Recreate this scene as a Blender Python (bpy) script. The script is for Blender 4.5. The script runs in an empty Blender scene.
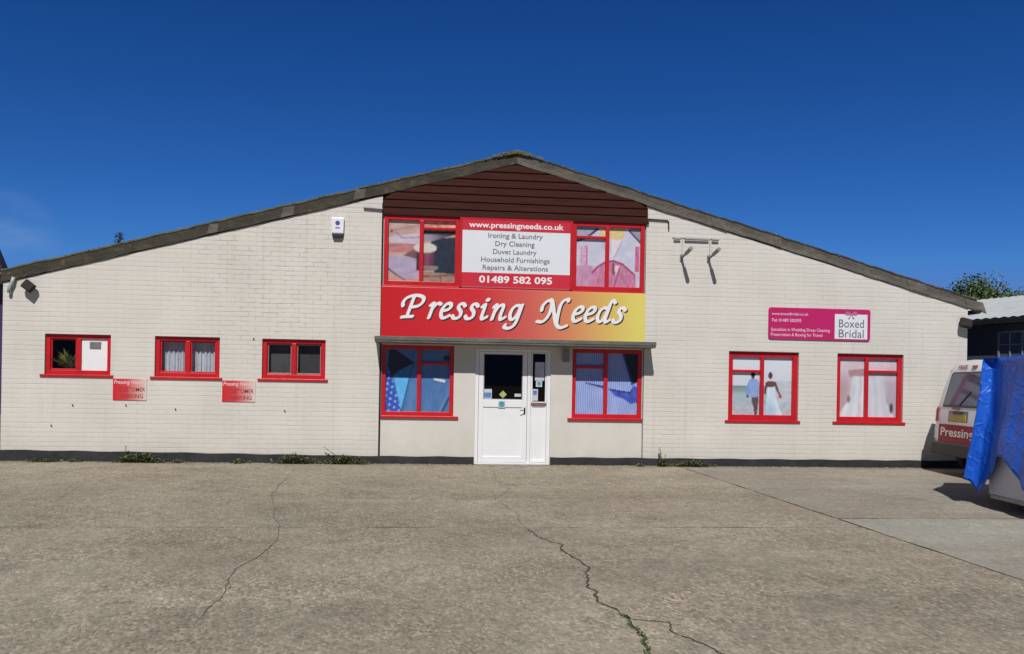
import bpy, bmesh, math, random
import numpy as np
from mathutils import Vector, Matrix
random.seed(7)
S = bpy.context.scene
COL = S.collection
R = math.radians

# ------------------------------------------------------------------ materials
def lin(c):
    return tuple(((v/255)/12.92 if v/255 <= .04045 else ((v/255+.055)/1.055)**2.4) for v in c)

class NT:
    def __init__(s, name):
        s.m = bpy.data.materials.new(name); s.m.use_nodes = True
        s.t = s.m.node_tree; s.n = s.t.nodes
        s.p = s.n['Principled BSDF']; s.o = s.n['Material Output']
    def add(s, typ, **kw):
        n = s.n.new(typ)
        for k, v in kw.items():
            if k in n.inputs.keys(): n.inputs[k].default_value = v
            else: setattr(n, k, v)
        return n
    def link(s, a, b): s.t.links.new(a, b)
    def math(s, op, a, b=None, clamp=False):
        n = s.n.new('ShaderNodeMath'); n.operation = op; n.use_clamp = clamp
        for i, v in enumerate((a, b)):
            if v is None: continue
            if isinstance(v, (int, float)): n.inputs[i].default_value = v
            else: s.link(v, n.inputs[i])
        return n.outputs[0]
    def mix(s, f, a, b):
        n = s.n.new('ShaderNodeMix'); n.data_type = 'RGBA'
        for i, v in ((0, f), (6, a), (7, b)):
            if isinstance(v, (int, float)): n.inputs[i].default_value = v
            elif isinstance(v, tuple): n.inputs[i].default_value = (*v[:3], 1)
            else: s.link(v, n.inputs[i])
        return n.outputs[2]
    def coord(s): return s.add('ShaderNodeTexCoord').outputs['Object']
    def noise(s, vec, scale, detail=4, rough=.55):
        n = s.add('ShaderNodeTexNoise', Scale=scale, Detail=detail, Roughness=rough)
        s.link(vec, n.inputs['Vector']); return n.outputs['Fac']
    def ramp(s, f, stops):
        n = s.add('ShaderNodeValToRGB'); e = n.color_ramp.elements
        while len(e) < len(stops): e.new(.5)
        for q, (pos, c) in zip(e, stops):
            q.position = pos
            q.color = (*c, 1) if isinstance(c, tuple) else (c, c, c, 1)
        s.link(f, n.inputs[0]); return n.outputs[0]
    def bump(s, h, dist, strength=1.0):
        n = s.add('ShaderNodeBump', Distance=dist, Strength=strength)
        s.link(h, n.inputs['Height']); s.link(n.outputs[0], s.p.inputs['Normal'])
    def base(s, c):
        if isinstance(c, tuple): s.p.inputs['Base Color'].default_value = (*c[:3], 1)
        else: s.link(c, s.p.inputs['Base Color'])

def simple(name, c, rough=.5, var=.15, scale=6, bump=0, metal=0, bscale=60):
    t = NT(name); v = t.coord()
    n = t.noise(v, scale, 5, .6)
    k1 = tuple(x*(1-var) for x in c); k2 = tuple(min(1, x*(1+var)) for x in c)
    t.base(t.ramp(n, [(.3, k1), (.7, k2)]))
    t.p.inputs['Roughness'].default_value = rough
    t.p.inputs['Metallic'].default_value = metal
    if bump: t.bump(t.noise(v, bscale, 4), bump)
    return t.m

M = {}
def wall_mat():
    t = NT('painted_brick'); v = t.coord()
    sp = t.add('ShaderNodeSeparateXYZ'); t.link(v, sp.inputs[0])
    wob = t.math('MULTIPLY', t.math('SUBTRACT', t.noise(v, 2.2, 3), .5), .03)
    wob2 = t.math('MULTIPLY', t.math('SUBTRACT', t.noise(v, 14, 2), .5), .012)
    cb = t.add('ShaderNodeCombineXYZ')
    t.link(t.math('ADD', t.math('ADD', sp.outputs[0], sp.outputs[1]), wob2), cb.inputs[0])
    t.link(t.math('ADD', t.math('ADD', sp.outputs[2], wob), wob2), cb.inputs[1])
    b = t.add('ShaderNodeTexBrick', Scale=1.0)
    b.inputs['Brick Width'].default_value = .25; b.inputs['Row Height'].default_value = .0835
    b.inputs['Mortar Size'].default_value = .0095; b.inputs['Mortar Smooth'].default_value = .55
    b.inputs['Color1'].default_value = (1, 1, 1, 1); b.inputs['Color2'].default_value = (.90, .90, .90, 1)
    t.link(cb.outputs[0], b.inputs['Vector'])
    fac = b.outputs['Fac']
    patch = t.ramp(t.noise(v, .55, 5, .65), [(.50, 0.0), (.64, 1.0)])
    dv = t.add('ShaderNodeVectorMath', operation='DISTANCE'); t.link(v, dv.inputs[0]); dv.inputs[1].default_value = (-4.35, 0, 3.35)
    worn = t.ramp(t.math('ADD', t.math('DIVIDE', dv.outputs['Value'], 4.0), t.math('MULTIPLY', t.math('SUBTRACT', t.noise(v, 1.1, 5, .65), .5), .9)), [(.22, 1.0), (.52, 0.0)])
    patch = t.math('ADD', t.math('MULTIPLY', patch, .45), t.math('MULTIPLY', worn, 1.0), True)
    fine = t.ramp(t.noise(v, 3.5, 4, .6), [(.38, 0.12), (.62, 1.0)])
    zz = t.math('ADD', t.math('ADD', sp.outputs[2], wob), wob2)
    rr = t.math('FRACT', t.math('DIVIDE', zz, .0835))
    hl = t.ramp(t.math('MINIMUM', rr, t.math('SUBTRACT', 1.0, rr)), [(.03, 1.0), (.13, 0.0)])
    row_w = t.add('ShaderNodeMapping'); row_w.inputs['Scale'].default_value = (.9, .9, 9.0); t.link(v, row_w.inputs[0])
    roww = t.ramp(t.noise(row_w.outputs[0], 1.0, 3, .6), [(.40, .0), (.66, 1.0)])
    hline = t.math('MULTIPLY', hl, t.math('ADD', t.math('MULTIPLY', roww, .85), .12))
    brk = t.ramp(t.noise(v, 5.5, 4, .65), [(.44, 0.0), (.60, 1.0)])
    vline = t.math('MULTIPLY', fac, t.math('MULTIPLY', patch, brk))
    dirt = t.math('ADD', t.math('MULTIPLY', hline, .15), t.math('MULTIPLY', vline, .44), True)
    # hard colours of aged cream masonry paint
    base = t.ramp(t.noise(v, .9, 5, .6), [(.3, (.595, .578, .530)), (.72, (.68, .660, .61))])
    mul = t.add('ShaderNodeMix', data_type='RGBA', blend_type='MULTIPLY')
    mul.inputs[0].default_value = .07
    t.link(base, mul.inputs[6]); t.link(b.outputs['Color'], mul.inputs[7])
    c = t.mix(dirt, mul.outputs[2], (.27, .24, .20))
    # splash dirt near the ground, thin runs
    low = t.ramp(sp.outputs[2], [(.12, 1.0), (.55, 0.0)])
    runv = t.add('ShaderNodeMapping'); runv.inputs['Scale'].default_value = (7, 7, .35)
    t.link(v, runv.inputs[0])
    run = t.ramp(t.noise(runv.outputs[0], 1.0, 4, .6), [(.55, 0.0), (.78, 1.0)])
    c = t.mix(t.math('MULTIPLY', t.math('MULTIPLY', low, t.noise(v, 5, 4)), .45), c, (.42, .36, .28))
    c = t.mix(t.math('MULTIPLY', run, .20), c, (.36, .33, .28))
    chips = t.ramp(t.noise(v, 9, 3, .7), [(.74, 0.0), (.78, 1.0)])
    c = t.mix(t.math('MULTIPLY', chips, .35), c, (.40, .34, .28))
    t.base(c); t.p.inputs['Roughness'].default_value = .75
    h = t.math('SUBTRACT', t.math('MULTIPLY', t.noise(v, 40, 4), .18), t.math('MAXIMUM', hline, t.math('MULTIPLY', fac, t.math('ADD', t.math('MULTIPLY', t.math('MULTIPLY', patch, brk), .6), .03))))
    t.bump(h, .006, .55)
    return t.m
M['brick'] = wall_mat()

def render_mat():
    t = NT('painted_render'); v = t.coord()
    sp = t.add('ShaderNodeSeparateXYZ'); t.link(v, sp.inputs[0])
    c = t.ramp(t.noise(v, 1.3, 6, .65), [(.3, (.575, .558, .508)), (.7, (.665, .648, .595))])
    low = t.ramp(sp.outputs[2], [(.12, 1.0), (.6, 0.0)])
    c = t.mix(t.math('MULTIPLY', t.math('MULTIPLY', low, t.noise(v, 6, 4)), .35), c, (.38, .33, .26))
    t.base(c); t.p.inputs['Roughness'].default_value = .75
    t.bump(t.noise(v, 60, 5, .6), .006, .6)
    return t.m
M['render'] = render_mat()

def verge_mat(name, a, b):
    t = NT(name); v = t.coord()
    mp = t.add('ShaderNodeMapping'); mp.inputs['Scale'].default_value = (1, 1, 2.2); t.link(v, mp.inputs[0])
    n = t.noise(mp.outputs[0], 2.4, 8, .72)
    c = t.ramp(n, [(.30, a), (.52, tuple((x+y)/2*.9 for x, y in zip(a, b))), (.70, b)])
    lich = t.ramp(t.noise(v, 7, 6, .7), [(.60, 0.0), (.70, 1.0)])
    c = t.mix(t.math('MULTIPLY', lich, .45), c, (.20, .20, .115))
    pale = t.ramp(t.noise(v, 11, 5, .7), [(.64, 0.0), (.72, 1.0)])
    c = t.mix(t.math('MULTIPLY', pale, .5), c, (.34, .32, .28))
    t.base(c); t.p.inputs['Roughness'].default_value = .9
    t.bump(t.noise(v, 22, 6, .7), .02, .8)
    return t.m
M['verge'] = verge_mat('weathered_cement', (.024, .022, .015), (.088, .080, .060))
M['verge_pale'] = verge_mat('weathered_cement_pale', (.058, .052, .042), (.160, .146, .122))
M['verge_lip'] = verge_mat('verge_lower_lip', (.085, .078, .066), (.19, .175, .15))
M['verge_moss'] = verge_mat('verge_mossy_edge', (.055, .062, .022), (.18, .17, .075))
M['verge_patch'] = verge_mat('verge_cement_patch', (.07, .064, .054), (.20, .185, .16))
M['lichen'] = simple('lichen_crust', (.15, .14, .065), .95, .5, 9, .02)
M['canopy'] = verge_mat('canopy_felt', (.10, .10, .09), (.20, .195, .17))

def timber():
    t = NT('stained_timber'); v = t.coord()
    mp = t.add('ShaderNodeMapping'); mp.inputs['Scale'].default_value = (1.2, 6, 22); t.link(v, mp.inputs[0])
    n = t.noise(mp.outputs[0], 1.5, 6, .65)
    t.base(t.ramp(n, [(.3, (.032, .0095, .007)), (.7, (.058, .019, .014))]))
    t.p.inputs['Roughness'].default_value = .85; t.p.inputs['Specular IOR Level'].default_value = .15
    t.bump(n, .003)
    return t.m
M['timber'] = timber()

def red_mat():
    t = NT('red_gloss_paint'); v = t.coord()
    n = t.noise(v, 3.0, 6, .65)
    c = t.ramp(n, [(.3, (.44, .007, .014)), (.7, (.56, .012, .020))])
    worn = t.ramp(t.noise(v, 17, 5, .7), [(.66, 0.0), (.74, 1.0)])
    c = t.mix(t.math('MULTIPLY', worn, .35), c, (.45, .10, .085))
    t.base(c); t.p.inputs['Roughness'].default_value = .38
    t.bump(t.noise(v, 50, 3), .002)
    return t.m
M['red'] = red_mat()
M['black_paint'] = simple('bitumen_paint', (.022, .023, .026), .6, .45, 5, .01)
M['upvc'] = simple('white_upvc', (.80, .81, .83), .3, .03, 3)
M['upvc_seal'] = simple('grey_seal', (.30, .31, .33), .6, .1)
M['dark'] = simple('dark_interior', (.02, .02, .022), .8, .3, 2)
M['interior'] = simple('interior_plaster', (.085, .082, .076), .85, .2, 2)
M['white'] = simple('white_plastic', (.80, .81, .82), .4, .03, 4)
M['white_board'] = simple('white_board', (.72, .76, .81), .35, .03, 1.5)
M['board_red'] = simple('board_red', (.58, .028, .05), .35, .05, 1.5)
M['navy'] = simple('navy_plastic', (.010, .014, .035), .5, .2)
M['blue_ink'] = simple('blue_ink', (.06, .09, .35), .4, .1)
M['grey_ink'] = simple('grey_ink', (.16, .17, .20), .5, .1)
M['dark_red_ink'] = simple('dark_red_ink', (.25, .012, .015), .5, .15)
M['white_ink'] = simple('white_ink', (.82, .82, .84), .4, .03)
M['faded_ink'] = simple('faded_pale_ink', (.76, .58, .57), .5, .1, 12)
M['faded_red_ink'] = simple('faded_red_ink', (.30, .035, .035), .5, .2, 12)
M['shadow_ink'] = simple('dark_outline_ink', (.035, .02, .02), .5, .1)
M['magenta'] = simple('magenta_board', (.50, .018, .135), .35, .05, 1.5)
M['pink_ink'] = simple('pale_pink_ink', (.78, .55, .66), .45, .05)
M['bow'] = simple('mauve_ribbon', (.42, .16, .28), .5, .1)
M['galv'] = simple('galvanised_steel', (.34, .34, .33), .45, .2, 12, metal=.5)
M['lamp_grey'] = simple('lamp_grey_paint', (.23, .225, .21), .5, .2, 12)
M['pale_pipe'] = simple('pale_conduit', (.52, .54, .52), .5, .12, 8)
M['black_plastic'] = simple('black_plastic', (.02, .02, .021), .4, .2)
M['rust_dark'] = simple('dark_lamp_housing', (.022, .017, .016), .8, .3, 9)
M['rust'] = simple('rusted_iron', (.10, .055, .035), .85, .4, 14)
M['chrome'] = simple('satin_metal', (.55, .55, .55), .28, .08, metal=1)
M['van_white'] = simple('van_white_paint', (.74, .75, .78), .25, .03, 2)
M['van_red'] = simple('van_red_film', (.36, .008, .02), .6, .08, 2)
M['plate'] = simple('yellow_plate', (.46, .36, .02), .35, .1)
M['tail_red'] = simple('red_lens', (.30, .006, .015), .15, .1)
M['tail_clear'] = simple('clear_lens', (.62, .64, .66), .15, .05)
M['glass_dark'] = simple('tinted_glass', (.09, .115, .17), .08, .25, 2.5)
M['bumper'] = simple('grey_bumper', (.028, .028, .03), .6, .2)
M['tyre'] = simple('tyre_rubber', (.018, .018, .018), .85, .25, 20)
M['trailer'] = simple('pale_grp_panel', (.66, .68, .70), .4, .05, 2)
M['slate'] = simple('dark_slate_roof', (.020, .021, .032), .7, .3, 6, .02)
M['purple_wall'] = simple('dark_blue_cladding', (.055, .022, .11), .6, .15, 3)
M['brown_wall'] = simple('brown_base_wall', (.20, .14, .11), .8, .25, 5, .01)
M['shed_wall'] = simple('dark_sheet_cladding', (.075, .085, .105), .6, .15, 3)
M['shed_frame'] = simple('grey_frame', (.26, .28, .31), .5, .1)
M['bark'] = simple('bark', (.085, .065, .045), .9, .4, 8, .03)
M['yellow_ink'] = simple('lime_sticker', (.40, .44, .16), .5, .15, 20)
M['teal_ink'] = simple('teal_sticker', (.05, .33, .38), .5, .25, 25)
M['paper'] = simple('pale_notice', (.52, .55, .60), .6, .1, 12)
M['brown_brush'] = simple('letter_plate', (.22, .12, .10), .5, .25, 20)
M['blue_sticker'] = simple('blue_sticker', (.10, .22, .50), .5, .3, 18)
M['curtain'] = simple('net_fabric', (.50, .53, .60), .9, .10, 9)
M['pot'] = simple('terracotta', (.30, .11, .06), .8, .2)
M['stem'] = simple('plant_stem', (.10, .085, .05), .8, .3, 20)

def leaf_mat(name, a, b, scale=3):
    t = NT(name); v = t.coord()
    oi = t.add('ShaderNodeNewGeometry')
    n = t.math('ADD', t.math('MULTIPLY', oi.outputs['Random Per Island'], .55), t.math('MULTIPLY', t.noise(v, scale, 4), .5))
    t.base(t.ramp(n, [(.25, a), (.8, b)])); t.p.inputs['Roughness'].default_value = .55
    return t.m
M['leaf'] = leaf_mat('tree_leaf', (.032, .060, .016), (.115, .165, .045), .8)
M['weed'] = leaf_mat('weed_leaf', (.045, .068, .022), (.145, .170, .065))
M['dry_weed'] = leaf_mat('dry_stalk', (.14, .12, .07), (.26, .22, .13))
M['plant'] = leaf_mat('house_plant_leaf', (.05, .085, .03), (.36, .36, .08))

def glass():
    t = NT('window_glass')
    g = t.add('ShaderNodeBsdfGlossy', Roughness=.02); tr = t.add('ShaderNodeBsdfTransparent')
    tr.inputs[0].default_value = (.93, .95, .95, 1)
    lw = t.add('ShaderNodeLayerWeight', Blend=.5); mx = t.add('ShaderNodeMixShader')
    t.link(t.math('ADD', t.math('MULTIPLY', t.math('POWER', lw.outputs['Facing'], 5.0), .9), .03), mx.inputs[0]); t.link(tr.outputs[0], mx.inputs[1]); t.link(g.outputs[0], mx.inputs[2])
    t.link(mx.outputs[0], t.o.inputs['Surface']); return t.m
M['glass'] = glass()

def print_mat():
    t = NT('printed_film')
    a = t.add('ShaderNodeAttribute', attribute_name='ink'); t.base(a.outputs['Color'])
    t.p.inputs['Roughness'].default_value = .45
    return t.m
M['print'] = print_mat()

def sheet_roof(name, a, b, axis='y', freq=7.0):
    t = NT(name); v = t.coord()
    t.base(t.ramp(t.noise(v, 1.5, 7, .7), [(.3, a), (.7, b)])); t.p.inputs['Roughness'].default_value = .85
    return t.m
M['roof'] = sheet_roof('cement_sheet', (.13, .12, .105), (.24, .225, .20))
M['shed_roof'] = sheet_roof('pale_sheet_roof', (.34, .37, .38), (.44, .47, .47))

def tarp_mat():
    t = NT('blue_tarpaulin'); v = t.coord()
    c = t.ramp(t.noise(v, 1.6, 5, .6), [(.3, (.003, .080, .48)), (.7, (.005, .115, .66))])
    t.base(c); t.p.inputs['Roughness'].default_value = .42
    w = t.noise(v, 3.0, 6, .62)
    ve = t.add('ShaderNodeTexVoronoi', feature='DISTANCE_TO_EDGE', Scale=3.2)
    ds = t.add('ShaderNodeVectorMath', operation='ADD'); nz_ = t.add('ShaderNodeTexNoise', Scale=2.0); t.link(v, nz_.inputs['Vector'])
    t.link(v, ds.inputs[0]); t.link(nz_.outputs['Color'], ds.inputs[1]); t.link(ds.outputs[0], ve.inputs['Vector'])
    cr = t.ramp(ve.outputs['Distance'], [(.0, 1.0), (.10, .0)])
    t.bump(t.math('ADD', w, t.math('MULTIPLY', cr, .16)), .06, .55)
    return t.m
M['tarp'] = tarp_mat()

def ground_mat(name, a, b, speck=1.0, tint=None):
    t = NT(name); v = t.coord()
    sp = t.add('ShaderNodeSeparateXYZ'); t.link(v, sp.inputs[0])
    big = t.noise(v, .38, 7, .66)
    c = t.ramp(big, [(.32, a), (.68, b)])
    # worn tyre tracks and old stains
    mp = t.add('ShaderNodeMapping'); mp.inputs['Rotation'].default_value = (0, 0, R(-58)); mp.inputs['Scale'].default_value = (.25, 1.6, 1)
    t.link(v, mp.inputs[0])
    tr = t.ramp(t.noise(mp.outputs[0], .8, 5, .6), [(.48, 0.0), (.72, 1.0)])
    c = t.mix(t.math('MULTIPLY', tr, .30), c, tuple(min(1, x*1.35) for x in b))
    st = t.ramp(t.noise(v, .85, 6, .7), [(.56, 0.0), (.74, 1.0)])
    c = t.mix(t.math('MULTIPLY', st, .55), c, tuple(x*.52 for x in a))
    warm = t.ramp(t.noise(v, .45, 5, .6), [(.42, 0.0), (.66, 1.0)])
    c = t.mix(t.math('MULTIPLY', warm, .35), c, (.235, .178, .132))
    sw = t.add('ShaderNodeMapping'); sw.inputs['Scale'].default_value = (.5, 1.3, 1); sw.inputs['Location'].default_value = (3, 7, 0); t.link(v, sw.inputs[0])
    pal = t.ramp(t.noise(sw.outputs[0], .6, 6, .65), [(.52, 0.0), (.70, 1.0)])
    c = t.mix(t.math('MULTIPLY', pal, .35), c, (.290, .262, .205))
    moss = t.ramp(t.noise(v, 1.7, 6, .7), [(.58, 0.0), (.76, 1.0)])
    c = t.mix(t.math('MULTIPLY', moss, .25), c, (.15, .145, .085))
    # dirt washed down and left along the foot of the wall
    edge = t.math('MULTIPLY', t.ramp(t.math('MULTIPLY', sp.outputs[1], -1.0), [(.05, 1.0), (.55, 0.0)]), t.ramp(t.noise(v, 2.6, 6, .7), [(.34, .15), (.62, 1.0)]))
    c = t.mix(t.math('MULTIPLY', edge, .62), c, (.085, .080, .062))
    # exposed aggregate, brushed a little towards the yard when it was laid
    bm_ = t.add('ShaderNodeMapping'); bm_.inputs['Scale'].default_value = (1, .52, 1); t.link(v, bm_.inputs[0]); bv = bm_.outputs[0]
    vo = t.add('ShaderNodeTexVoronoi', Scale=54.0); t.link(bv, vo.inputs['Vector'])
    hue = t.add('ShaderNodeSeparateColor'); t.link(vo.outputs['Color'], hue.inputs[0])
    ag = t.ramp(hue.outputs[0], [(.0, (.58, .55, .52)), (.3, (.90, .89, .87)), (.75, (1.07, 1.07, 1.06)), (1.0, (1.58, 1.60, 1.58))])
    agf = t.math('MULTIPLY', t.ramp(t.noise(v, .9, 5, .65), [(.32, .30), (.62, .95)]), speck)
    mu = t.add('ShaderNodeMix', data_type='RGBA', blend_type='MULTIPLY'); t.link(agf, mu.inputs[0]); t.link(c, mu.inputs[6]); t.link(ag, mu.inputs[7])
    c = mu.outputs[2]
    g2 = t.noise(bv, 22, 5, .75)
    md = t.ramp(t.noise(bv, 6.5, 5, .7), [(.3, .78), (.7, 1.22)])
    m2 = t.add('ShaderNodeMix', data_type='RGBA', blend_type='MULTIPLY'); m2.inputs[0].default_value = .8*speck; t.link(c, m2.inputs[6]); t.link(md, m2.inputs[7]); c = m2.outputs[2]
    ov = t.add('ShaderNodeMix', data_type='RGBA', blend_type='OVERLAY'); ov.inputs[0].default_value = .36*speck+.12
    t.link(c, ov.inputs[6]); t.link(g2, ov.inputs[7])
    c = ov.outputs[2]
    t.base(c); t.p.inputs['Roughness'].default_value = .9
    t.bump(t.math('ADD', t.math('MULTIPLY', vo.outputs['Distance'], -.8), t.math('MULTIPLY', g2, .8)), .012, .7*speck+.1)
    return t.m
M['slab'] = ground_mat('exposed_aggregate_concrete', (.196, .171, .126), (.336, .299, .228))
M['slab_smooth'] = ground_mat('smooth_concrete', (.220, .212, .176), (.330, .318, .268), .55)
M['slab_mid'] = ground_mat('mid_concrete', (.190, .173, .137), (.300, .276, .224), .7)
M['joint'] = simple('joint_dirt', (.050, .048, .034), .95, .5, 3)
M['crack'] = simple('crack_dirt', (.062, .053, .036), .95, .4, 6)
M['earth'] = simple('yard_ground', (.19, .165, .13), .95, .25, .4)

# ------------------------------------------------------------------ building helpers
def wloc(o):
    v = Vector((0, 0, 0))
    while o is not None: v += o.location; o = o.parent
    return v

class MB:
    def __init__(s): s.v = []; s.f = []; s.mi = []; s.cur = 0
    def quad(s, *ps):
        i = len(s.v); s.v += [tuple(p) for p in ps]; s.f.append(tuple(range(i, i+len(ps)))); s.mi.append(s.cur)
    def box(s, x0, x1, y0, y1, z0, z1):
        i = len(s.v)
        s.v += [(x0,y0,z0),(x1,y0,z0),(x1,y1,z0),(x0,y1,z0),(x0,y0,z1),(x1,y0,z1),(x1,y1,z1),(x0,y1,z1)]
        for f in ((0,3,2,1),(4,5,6,7),(0,1,5,4),(1,2,6,5),(2,3,7,6),(3,0,4,7)):
            s.f.append(tuple(i+k for k in f)); s.mi.append(s.cur)
    def prism(s, poly, y0, y1):          # poly in (x,z), counter-clockwise seen from -y
        n = len(poly); i = len(s.v)
        s.v += [(x, y0, z) for x, z in poly] + [(x, y1, z) for x, z in poly]
        s.f.append(tuple(i+k for k in range(n))); s.mi.append(s.cur)
        s.f.append(tuple(i+n+k for k in reversed(range(n)))); s.mi.append(s.cur)
        for k in range(n):
            q = (k+1) % n
            s.f.append((i+q, i+k, i+n+k, i+n+q)); s.mi.append(s.cur)
    def tube(s, pts, r, n=10, r1=None, cap=True):
        pts = [Vector(p) for p in pts]; i0 = len(s.v); L = len(pts)
        for k, p in enumerate(pts):
            d = (pts[min(k+1, L-1)]-pts[max(k-1, 0)]).normalized()
            a = d.orthogonal().normalized() if k == 0 else (a - d*a.dot(d)).normalized()
            b = d.cross(a)
            rr = r if r1 is None else r+(r1-r)*k/(L-1)
            for j in range(n):
                t = 2*math.pi*j/n
                s.v.append(tuple(p+(a*math.cos(t)+b*math.sin(t))*rr))
        for k in range(L-1):
            for j in range(n):
                s.f.append((i0+k*n+j, i0+k*n+(j+1) % n, i0+(k+1)*n+(j+1) % n, i0+(k+1)*n+j)); s.mi.append(s.cur)
        if cap:
            s.f.append(tuple(i0+j for j in reversed(range(n)))); s.mi.append(s.cur)
            s.f.append(tuple(i0+(L-1)*n+j for j in range(n))); s.mi.append(s.cur)
    def build(s, name, mat, parent=None, local=False, bevel=0, smooth=False, seg=2):
        me = bpy.data.meshes.new(name)
        off = Vector((0, 0, 0)) if (local or parent is None) else wloc(parent)
        me.from_pydata([tuple(Vector(p)-off) for p in s.v], [], s.f)
        for m in (mat if isinstance(mat, (list, tuple)) else [mat]): me.materials.append(m)
        if max(s.mi, default=0): me.polygons.foreach_set('material_index', s.mi)
        if smooth: me.polygons.foreach_set('use_smooth', [True]*len(me.polygons))
        me.validate(); me.update()
        o = bpy.data.objects.new(name, me); COL.objects.link(o)
        if parent is not None: o.parent = parent
        if bevel:
            b = o.modifiers.new('bevel', 'BEVEL'); b.width = bevel; b.segments = seg; b.limit_method = 'ANGLE'
        return o

def tag(o, label=None, cat=None, group=None, kind=None):
    if label: o['label'] = label
    if cat: o['category'] = cat
    if group: o['group'] = group
    if kind: o['kind'] = kind
    return o
def thing(name, loc, label, cat, group=None, rz=0):
    o = bpy.data.objects.new(name, None); COL.objects.link(o)
    o.location = loc; o.rotation_euler = (0, 0, rz); o.empty_display_size = .2
    return tag(o, label, cat, group)
def box_obj(name, b, mat, parent, bevel=.004):
    m = MB(); m.box(*b); return m.build(name, mat, parent, bevel=bevel)

def text(name, body, mat, parent, y, x, z, h=None, w=None, align='c', bold=0.0, shear=0, spacing=1.0, local=False, place=None):
    """flat printed lettering standing in the XZ plane; h = cap height, w = total width"""
    cu = bpy.data.curves.new(name, 'FONT'); cu.body = body; cu.size = 1; cu.offset = bold; cu.shear = shear
    cu.space_character = spacing; cu.resolution_u = 3
    o = bpy.data.objects.new(name, cu); COL.objects.link(o)
    dg = bpy.context.evaluated_depsgraph_get()
    me = bpy.data.meshes.new_from_object(o.evaluated_get(dg))
    bpy.data.objects.remove(o); bpy.data.curves.remove(cu)
    co = np.array([v.co[:] for v in me.vertices]); x0, x1 = co[:, 0].min(), co[:, 0].max()
    sy = h/.70; sx = sy if w is None else w/(x1-x0)
    X = (co[:, 0]-x0)*sx; W = (x1-x0)*sx
    X = X + (x-W/2 if align == 'c' else x); Z = co[:, 1]*sy+z
    off = Vector((0, 0, 0)) if local else wloc(parent)
    for v, a, c in zip(me.vertices, X, Z):
        p = Vector((a, y, c)) if place is None else Vector(place(a, c))
        v.co = p-off
    me.name = name; me.materials.clear(); me.materials.append(mat)
    ob = bpy.data.objects.new(name, me); COL.objects.link(ob); ob.parent = parent
    return ob

def picture(name, fn, x0, x1, z0, z1, y, parent, nx=72, nz=72, blur=1):
    """a printed film: colour per vertex from fn(u, v) -> sRGB"""
    off = wloc(parent); vs = []; cols = []
    for j in range(nz+1):
        for i in range(nx+1):
            u, v = i/nx, j/nz
            vs.append((x0+(x1-x0)*u-off.x, y-off.y, z0+(z1-z0)*v-off.z))
            cols.append((*[c*.96 for c in lin([max(0, min(255, q)) for q in fn(u, v)])], 1))
    fs = [(j*(nx+1)+i, j*(nx+1)+i+1, (j+1)*(nx+1)+i+1, (j+1)*(nx+1)+i) for j in range(nz) for i in range(nx)]
    ca = np.array(cols).reshape(nz+1, nx+1, 4)
    for _ in range(blur):
        p = np.pad(ca, ((1, 1), (1, 1), (0, 0)), mode='edge')
        ca = (p[1:-1, 1:-1]*2+p[:-2, 1:-1]+p[2:, 1:-1]+p[1:-1, :-2]+p[1:-1, 2:])/6
    cols = ca
    me = bpy.data.meshes.new(name); me.from_pydata(vs, [], fs)
    at = me.color_attributes.new('ink', 'FLOAT_COLOR', 'POINT')
    at.data.foreach_set('color', np.array(cols, dtype=np.float32).ravel())
    me.materials.append(M['print'])
    o = bpy.data.objects.new(name, me); COL.objects.link(o); o.parent = parent
    return o

# ------------------------------------------------------------------ the setting: ground
g = MB(); g.quad((-900, -900, -.012), (900, -900, -.012), (900, 1500, -.012), (-900, 1500, -.012))
tag(g.build('ground', M['earth']), kind='structure')

JX, JL, JR = 4.66, -6.72, -6.12
def slab_obj(name, x0, x1, y0, y1, z, mat, jit=.012):
    m = MB(); nx = max(2, int((x1-x0)/.35)); ny = max(2, int((y1-y0)/.35))
    rnd = random.Random(int(x0*100+y0*10))
    pts = []
    for i in range(nx): pts.append((x0+(x1-x0)*i/nx, y0+rnd.uniform(-jit, jit)))
    for i in range(ny): pts.append((x1+rnd.uniform(-jit, jit), y0+(y1-y0)*i/ny))
    for i in range(nx): pts.append((x1-(x1-x0)*i/nx, y1+rnd.uniform(-jit, jit)))
    for i in range(ny): pts.append((x0+rnd.uniform(-jit, jit), y1-(y1-y0)*i/ny))
    m.quad(*[(x, y, z) for x, y in pts])
    return tag(m.build(name, mat), kind='structure')
m = MB(); m.quad((-20, -40, -.006), (24, -40, -.006), (24, -.001, -.006), (-20, -.001, -.006))
tag(m.build('slab_joint', M['joint']), kind='structure')
gp = .008
slab_obj('concrete_slab', -19.9, JX-gp, JL+.004, -.002, 0, M['slab'])
slab_obj('concrete_slab', -19.9, JX-gp, -39.9, JL-.004, 0, M['slab'])
slab_obj('concrete_slab', JX+gp*2.4, 23.9, JR+gp*1.6, -.002, 0, M['slab_mid'])
slab_obj('concrete_slab', JX+gp*2.4, 23.9, -39.9, JR-gp*1.6, 0, M['slab_smooth'])

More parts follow.
